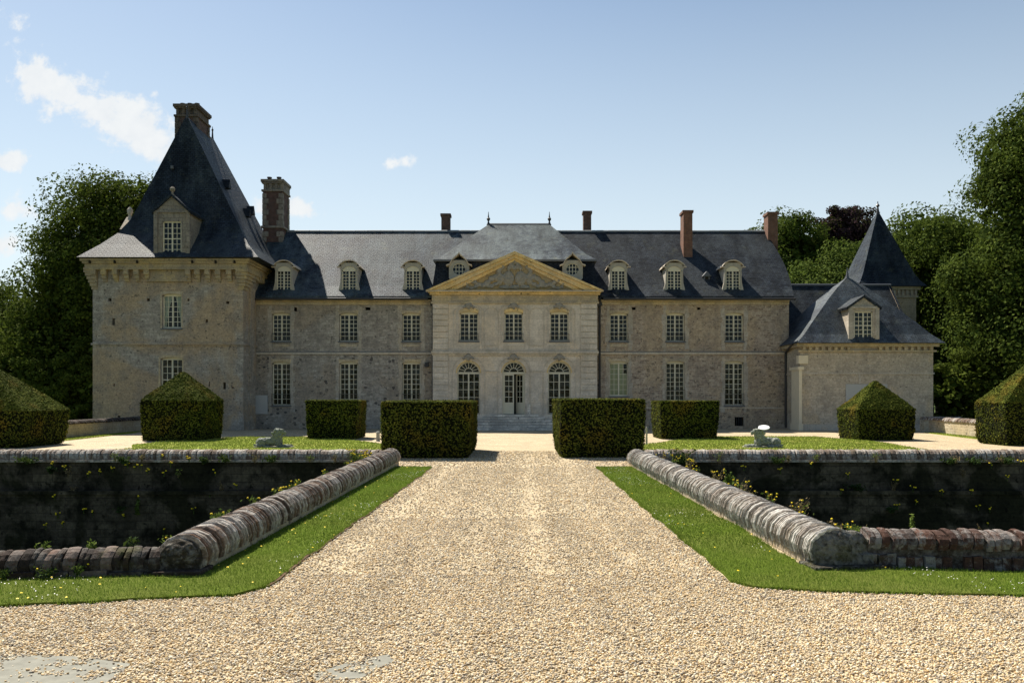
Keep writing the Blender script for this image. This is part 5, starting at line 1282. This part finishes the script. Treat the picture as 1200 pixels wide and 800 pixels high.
tree('broadleaf_tree', 29.0, 80, 7, [(-1.5,0,11.8,3.4,3,3), (2.6,0,13,3.6,3,3), (.5,-1,10,4.5,3.5,3.5), (5.6,0,12,3,3,3.4)], 'pale green tree just behind the rear range, left of the spire', 'leaf_light', 57000, 0.140, .35, 10)
tree('broadleaf_tree', 46, 90, 10, [(0,0,16,5.5,5,4.4), (-4,0,13,4.5,4,4.5), (4,0,14,5,4,5), (0,-1,8,7,5,5.5)], 'dark tree in the far background behind the towering right tree', 'leaf_dark', 49400, 0.175, .45, 12)
tree('shrub', 32.6, 60.0, 1.5, [(0,0,3.4,2.6,2.2,2.6), (1.6,-.4,2.4,2.4,2,2.2), (-1.4,.5,2.6,2,2,2.4), (3.5,0,3.5,2.6,2,3)], 'dark leafy shrub beneath the towering right tree beside the pavilion', 'leaf_dark', 30400, 0.091, .15, 13, None, (.6, 1.1))
tree('shrub', 40.5, 58.5, 1.5, [(0,0,3.2,3,2.2,2.8), (2.6,0,2.8,2.6,2,2.4), (-2,.5,2.6,2,2,2.4)], 'dark leafy shrub behind the tall yew at the right picture edge', 'leaf_dark', 22800, 0.098, .15, 14, None, (.6, 1.1))
tree('shrub', -33.0, 64, 1.5, [(0,0,3.2,2.6,2,2.8), (-2.6,0,2.8,2.6,2,2.6), (1.8,.5,4.2,2,2,3.4)], 'dark leafy shrub beside the left foot of the tower', 'leaf_dark', 26600, 0.098, .15, 15, None, (.6, 1.1))
tree('shrub', -42.0, 66, 1.5, [(0,0,3.2,3.4,2,2.8), (-3.6,0,3.4,3.2,2,3), (3,.5,3.0,2.6,2,2.6)], 'dark leafy shrub behind the broad yew at the left', 'leaf_dark', 26600, 0.105, .15, 16, None, (.6, 1.1))

# ------------------------------------------------------------------ weeds and wildflowers on the moat walls
def weed(name, x, y, z, h, spread, label, cat, group=None, leaves=40, stems=6, flowers=0, fr=.022, lm='weed', lsize=.03, fm='petal', lean=(0, 0), sm='weed'):
    o = thing(name, (x, y, z), label, cat, group)
    mb = MB(); tips = []; pts = []
    for k in range(stems):
        a = random.uniform(0, 6.28); r = spread*random.uniform(.2, 1); hh = h*random.uniform(.55, 1)
        t = Vector((x+r*math.cos(a)+lean[0]*hh, y+r*math.sin(a)*.8+lean[1]*hh, z+hh)); m_ = Vector((x+r*.4*math.cos(a), y+r*.4*math.sin(a), z+hh*.55))
        mb.path([(x+r*.15*math.cos(a), y+r*.15*math.sin(a), z-.03), m_, t], [.005, .004, .0025], 4); tips.append(t)
        for q in range(max(1, leaves//stems)):
            u_ = random.uniform(.1, 1); p = (m_.lerp(t, (u_-.5)*2) if u_ > .5 else Vector((x, y, z)).lerp(m_, u_*2)); pts.append((p.x+random.gauss(0, spread*.18), p.y+random.gauss(0, spread*.18), p.z+random.gauss(0, .02)))
    mb.build('stem', M[sm], o)
    P = np.array(pts); N = np.tile([0, -.3, .8], (len(P), 1)); np_obj('leaves', *leaf_quads(P, N, lsize, .8, .5), M[lm], o)
    if flowers:
        f = MB()
        for k in range(flowers):
            t = tips[k % stems]; c = Vector((t.x+random.gauss(0, spread*.15), t.y+random.gauss(0, spread*.15), t.z+random.gauss(0, .015))); f.ell(c, (fr*random.uniform(.7, 1.2), fr, fr*.7), 6, 4)
        f.build_parts('flower', M[fm], o, gap=.002)
    return o
rnd = random.Random(5)
# yellow wildflowers on far wall faces
def pxw(px, py, Y): return (X_(px, Y/1000), Y, 2.1-(py-467)*Y/1000)
far_l = [(62, 542), (76, 546), (103, 554), (116, 551), (132, 547), (150, 543), (158, 545), (165, 545), (172, 550), (192, 553), (200, 542), (222, 536), (253, 552), (64, 580), (98, 596), (108, 599), (145, 602), (192, 619), (74, 612), (54, 615), (227, 596), (278, 567), (189, 534), (68, 602), (245, 577)]
for (a, b) in far_l:
    Y = 26.30 if b > 560 else 26.42; p = pxw(a, b, Y)
    weed('wildflower', p[0], p[1], p[2]-.12, .16, .09, 'tiny yellow wildflower growing out of the shaded far moat wall left of the drive', 'wildflower', 'yellow wildflowers on the left moat wall', 10, 3, 3, .032, 'weed_dark')
far_r = [(872, 546), (915, 550), (950, 543), (994, 555), (1070, 571), (1050, 561), (1073, 586), (1105, 575), (1138, 574), (1147, 592), (1160, 595), (1180, 558), (1197, 540), (1052, 592), (1157, 612), (1174, 622), (942, 595), (985, 574), (1162, 543)]
for (a, b) in far_r:
    Y = 26.30 if b > 560 else 26.42; p = pxw(a, b, Y)
    weed('wildflower', p[0], p[1], p[2]-.12, .16, .09, 'tiny yellow wildflower growing out of the shaded far moat wall right of the drive', 'wildflower', 'yellow wildflowers on the right moat wall', 10, 3, 3, .032, 'weed_dark')
# dark ivy tufts hanging on far walls
for k in range(16):
    s = -1 if k % 2 else 1; a = rnd.uniform(5, 15.5)*s; z = rnd.choice((.15, .1, -.2, -.75, -.7, -1.4))
    weed('ivy_tuft', a, 26.35, z, .22, rnd.uniform(.2, .5), 'dark green weed tuft clinging to the far moat wall ' + ('left' if s < 0 else 'right') + ' of the drive', 'weed', 'weed tufts on the ' + ('left' if s < 0 else 'right') + ' moat wall', 120, 8, 0, lm='weed_dark', lsize=.05, sm='weed_dark')
for k in range(18):
    s = -1 if k % 2 else 1; a = rnd.uniform(4.6, 15.8)*s; z = rnd.choice((.16, .18, .14, -.3, -.78, -.76))
    weed('dry_tuft', a, 26.36, z, rnd.uniform(.2, .4), rnd.uniform(.1, .25), 'straw coloured tuft of dry weeds rooted in the far moat wall ' + ('left' if s < 0 else 'right') + ' of the drive', 'weed', 'dry tufts on the ' + ('left' if s < 0 else 'right') + ' moat wall', 60, 9, 0, lm='weed_dry' if k % 3 else 'weed', lsize=.028, sm='weed_dry')
# bushy flowering clumps at the far inner corners and along the moat side of long parapets
weed('flower_clump', -5.0, 26.3, .15, .42, .45, 'leafy clump with yellow flowers at the far corner of the left parapets', 'wildflower', None, 260, 18, 14, .035)
weed('flower_clump', -4.5, 25.3, .12, .40, .3, 'loose yellow-flowered clump behind the far end of the rusty parapet', 'wildflower', None, 160, 12, 12, .035)
for (y, n) in ((22.5, 6), (19.5, 4), (16.6, 8), (15.6, 8), (14.2, 3), (12.6, 2)):
    weed('wildflower', -4.36, y, .22, .30, .18, 'yellow-flowered weed along the moat side of the rusty left parapet', 'wildflower', 'weeds behind the left parapet', 90, 8, n, .022, 'weed')
for i, (y, n, h) in enumerate(((25.6, 6, .35), (24.2, 7, .4), (22.6, 8, .45), (20.8, 7, .40), (19.2, 8, .42), (17.6, 7, .40), (16.2, 6, .42), (15.0, 6, .36), (14.0, 4, .40), (13.0, 4, .34), (12.0, 3, .3), (11.4, 2, .3))):
    weed('wildflower', 4.32+.12*(i % 3), y, .12, h, .24, 'yellow-flowered weed along the moat side of the pale right parapet', 'wildflower', 'weeds behind the right parapet', 70, 9, n, .022, 'weed' if i % 2 else 'weed_dry', sm='weed_dry')
weed('leafy_weed', 4.9, 25.9, .1, .5, .5, 'dark leafy weed clump at the far corner of the right parapets', 'weed', None, 240, 14, 3, .03, 'weed_dark', .05, sm='weed_dark')
weed('leafy_weed', 4.55, 18.3, -.1, .75, .14, 'upright bright green weed behind the middle of the pale parapet', 'weed', None, 140, 6, 0, lsize=.05)
weed('leafy_weed', 5.05, 10.85, .34, .28, .05, 'upright bright green weed on the near right brick parapet', 'weed', None, 60, 4, 0, lsize=.03)
weed('leafy_weed', 4.35, 10.95, .34, .16, .25, 'low weed tuft beside the end stone of the pale parapet', 'weed', None, 110, 8, 3, .016, lsize=.02)
weed('dry_stalk', 6.95, 10.75, .30, .36, .03, 'thin dead stalk standing on the near right brick parapet', 'stalk', None, 6, 2, 0, lm='weed_dry', sm='weed_dry', lsize=.012)
weed('dry_stalk', 5.9, 10.8, .32, .22, .03, 'thin bare twig leaning over the near right brick parapet', 'stalk', None, 6, 2, 0, lm='weed_dry', sm='weed_dry', lsize=.012, lean=(-.4, 0))
weed('leafy_weed', -5.15, 10.35, .20, .20, .07, 'upright bright green weed on the near left brick parapet', 'weed', None, 70, 5, 0, lsize=.028)
weed('leafy_weed', -4.72, 10.42, .22, .22, .12, 'round-leaved weed on the near left brick parapet beside the end stone', 'weed', None, 60, 6, 0, lsize=.035, lm='weed_dark')
weed('leafy_weed', -5.72, 10.25, .20, .18, .12, 'bushy green weed at the left end of the near left brick parapet', 'weed', None, 90, 8, 0, lsize=.025)
weed('leafy_weed', -4.25, 10.5, .28, .12, .18, 'low weed creeping behind the rough end stone of the left parapet', 'weed', None, 90, 8, 1, .016, lsize=.022)
for (x, y, lab) in ((-5.85, 9.72, 'low weed tuft at the foot of the near left brick parapet'), (-5.4, 9.80, 'sprawling weed before the dark bricks of the near left parapet'), (-5.1, 9.9, 'small leafy weed between the bricks of the near left parapet')):
    weed('leafy_weed', x, y, .04, .14, .14, lab, 'weed', None, 100, 9, 1, .014, lsize=.022, lm='weed_dark' if y < 9.85 else 'weed')
weed('leafy_weed', -4.45, 23.6, -.55, .5, .12, 'pale green broad-leaved weed in the shadow of the left moat', 'weed', None, 60, 4, 1, .03, lsize=.07)
p = pxw(160, 604, 26.25); weed('leafy_weed', p[0], p[1], p[2], .75, .10, 'tall broad-leaved weed growing from the shaded left moat wall', 'weed', None, 50, 3, 2, .03, lsize=.075)
tree('shrub', 35.5, 66, 1.5, [(0,0,3.4,3,2,3), (4,0,3.2,3.4,2,2.8), (-3,.5,2.8,2.4,2,2.4)], 'dark undergrowth shrub behind the low wall right of the pavilion', 'leaf_dark', 22000, .10, .15, 18, None, (.6, 1.1))
tree('shrub', 47.0, 68, 1.5, [(0,0,3.4,4,2,3), (-4.4,0,3.2,3.4,2,2.8)], 'dark undergrowth shrub at the far right picture edge', 'leaf_dark', 16000, .11, .15, 19, None, (.6, 1.1))
tree('shrub', -36.5, 70, 1.5, [(0,0,3.2,3.6,2,3), (3.6,0,3.0,3,2,2.8), (-3.4,.5,3.0,3,2,2.8)], 'dark undergrowth shrub beneath the round-crowned tree left of the tower', 'leaf_dark', 26000, .11, .15, 21, None, (.6, 1.1))
tree('shrub', -30.5, 62, 1.5, [(0,0,2.4,1.8,1.6,2.2), (-1.8,.3,2.2,1.8,1.6,2.1)], 'small dark shrub behind the low wall at the left foot of the tower', 'leaf_dark', 14000, .09, .1, 22, None, (.5, .9))
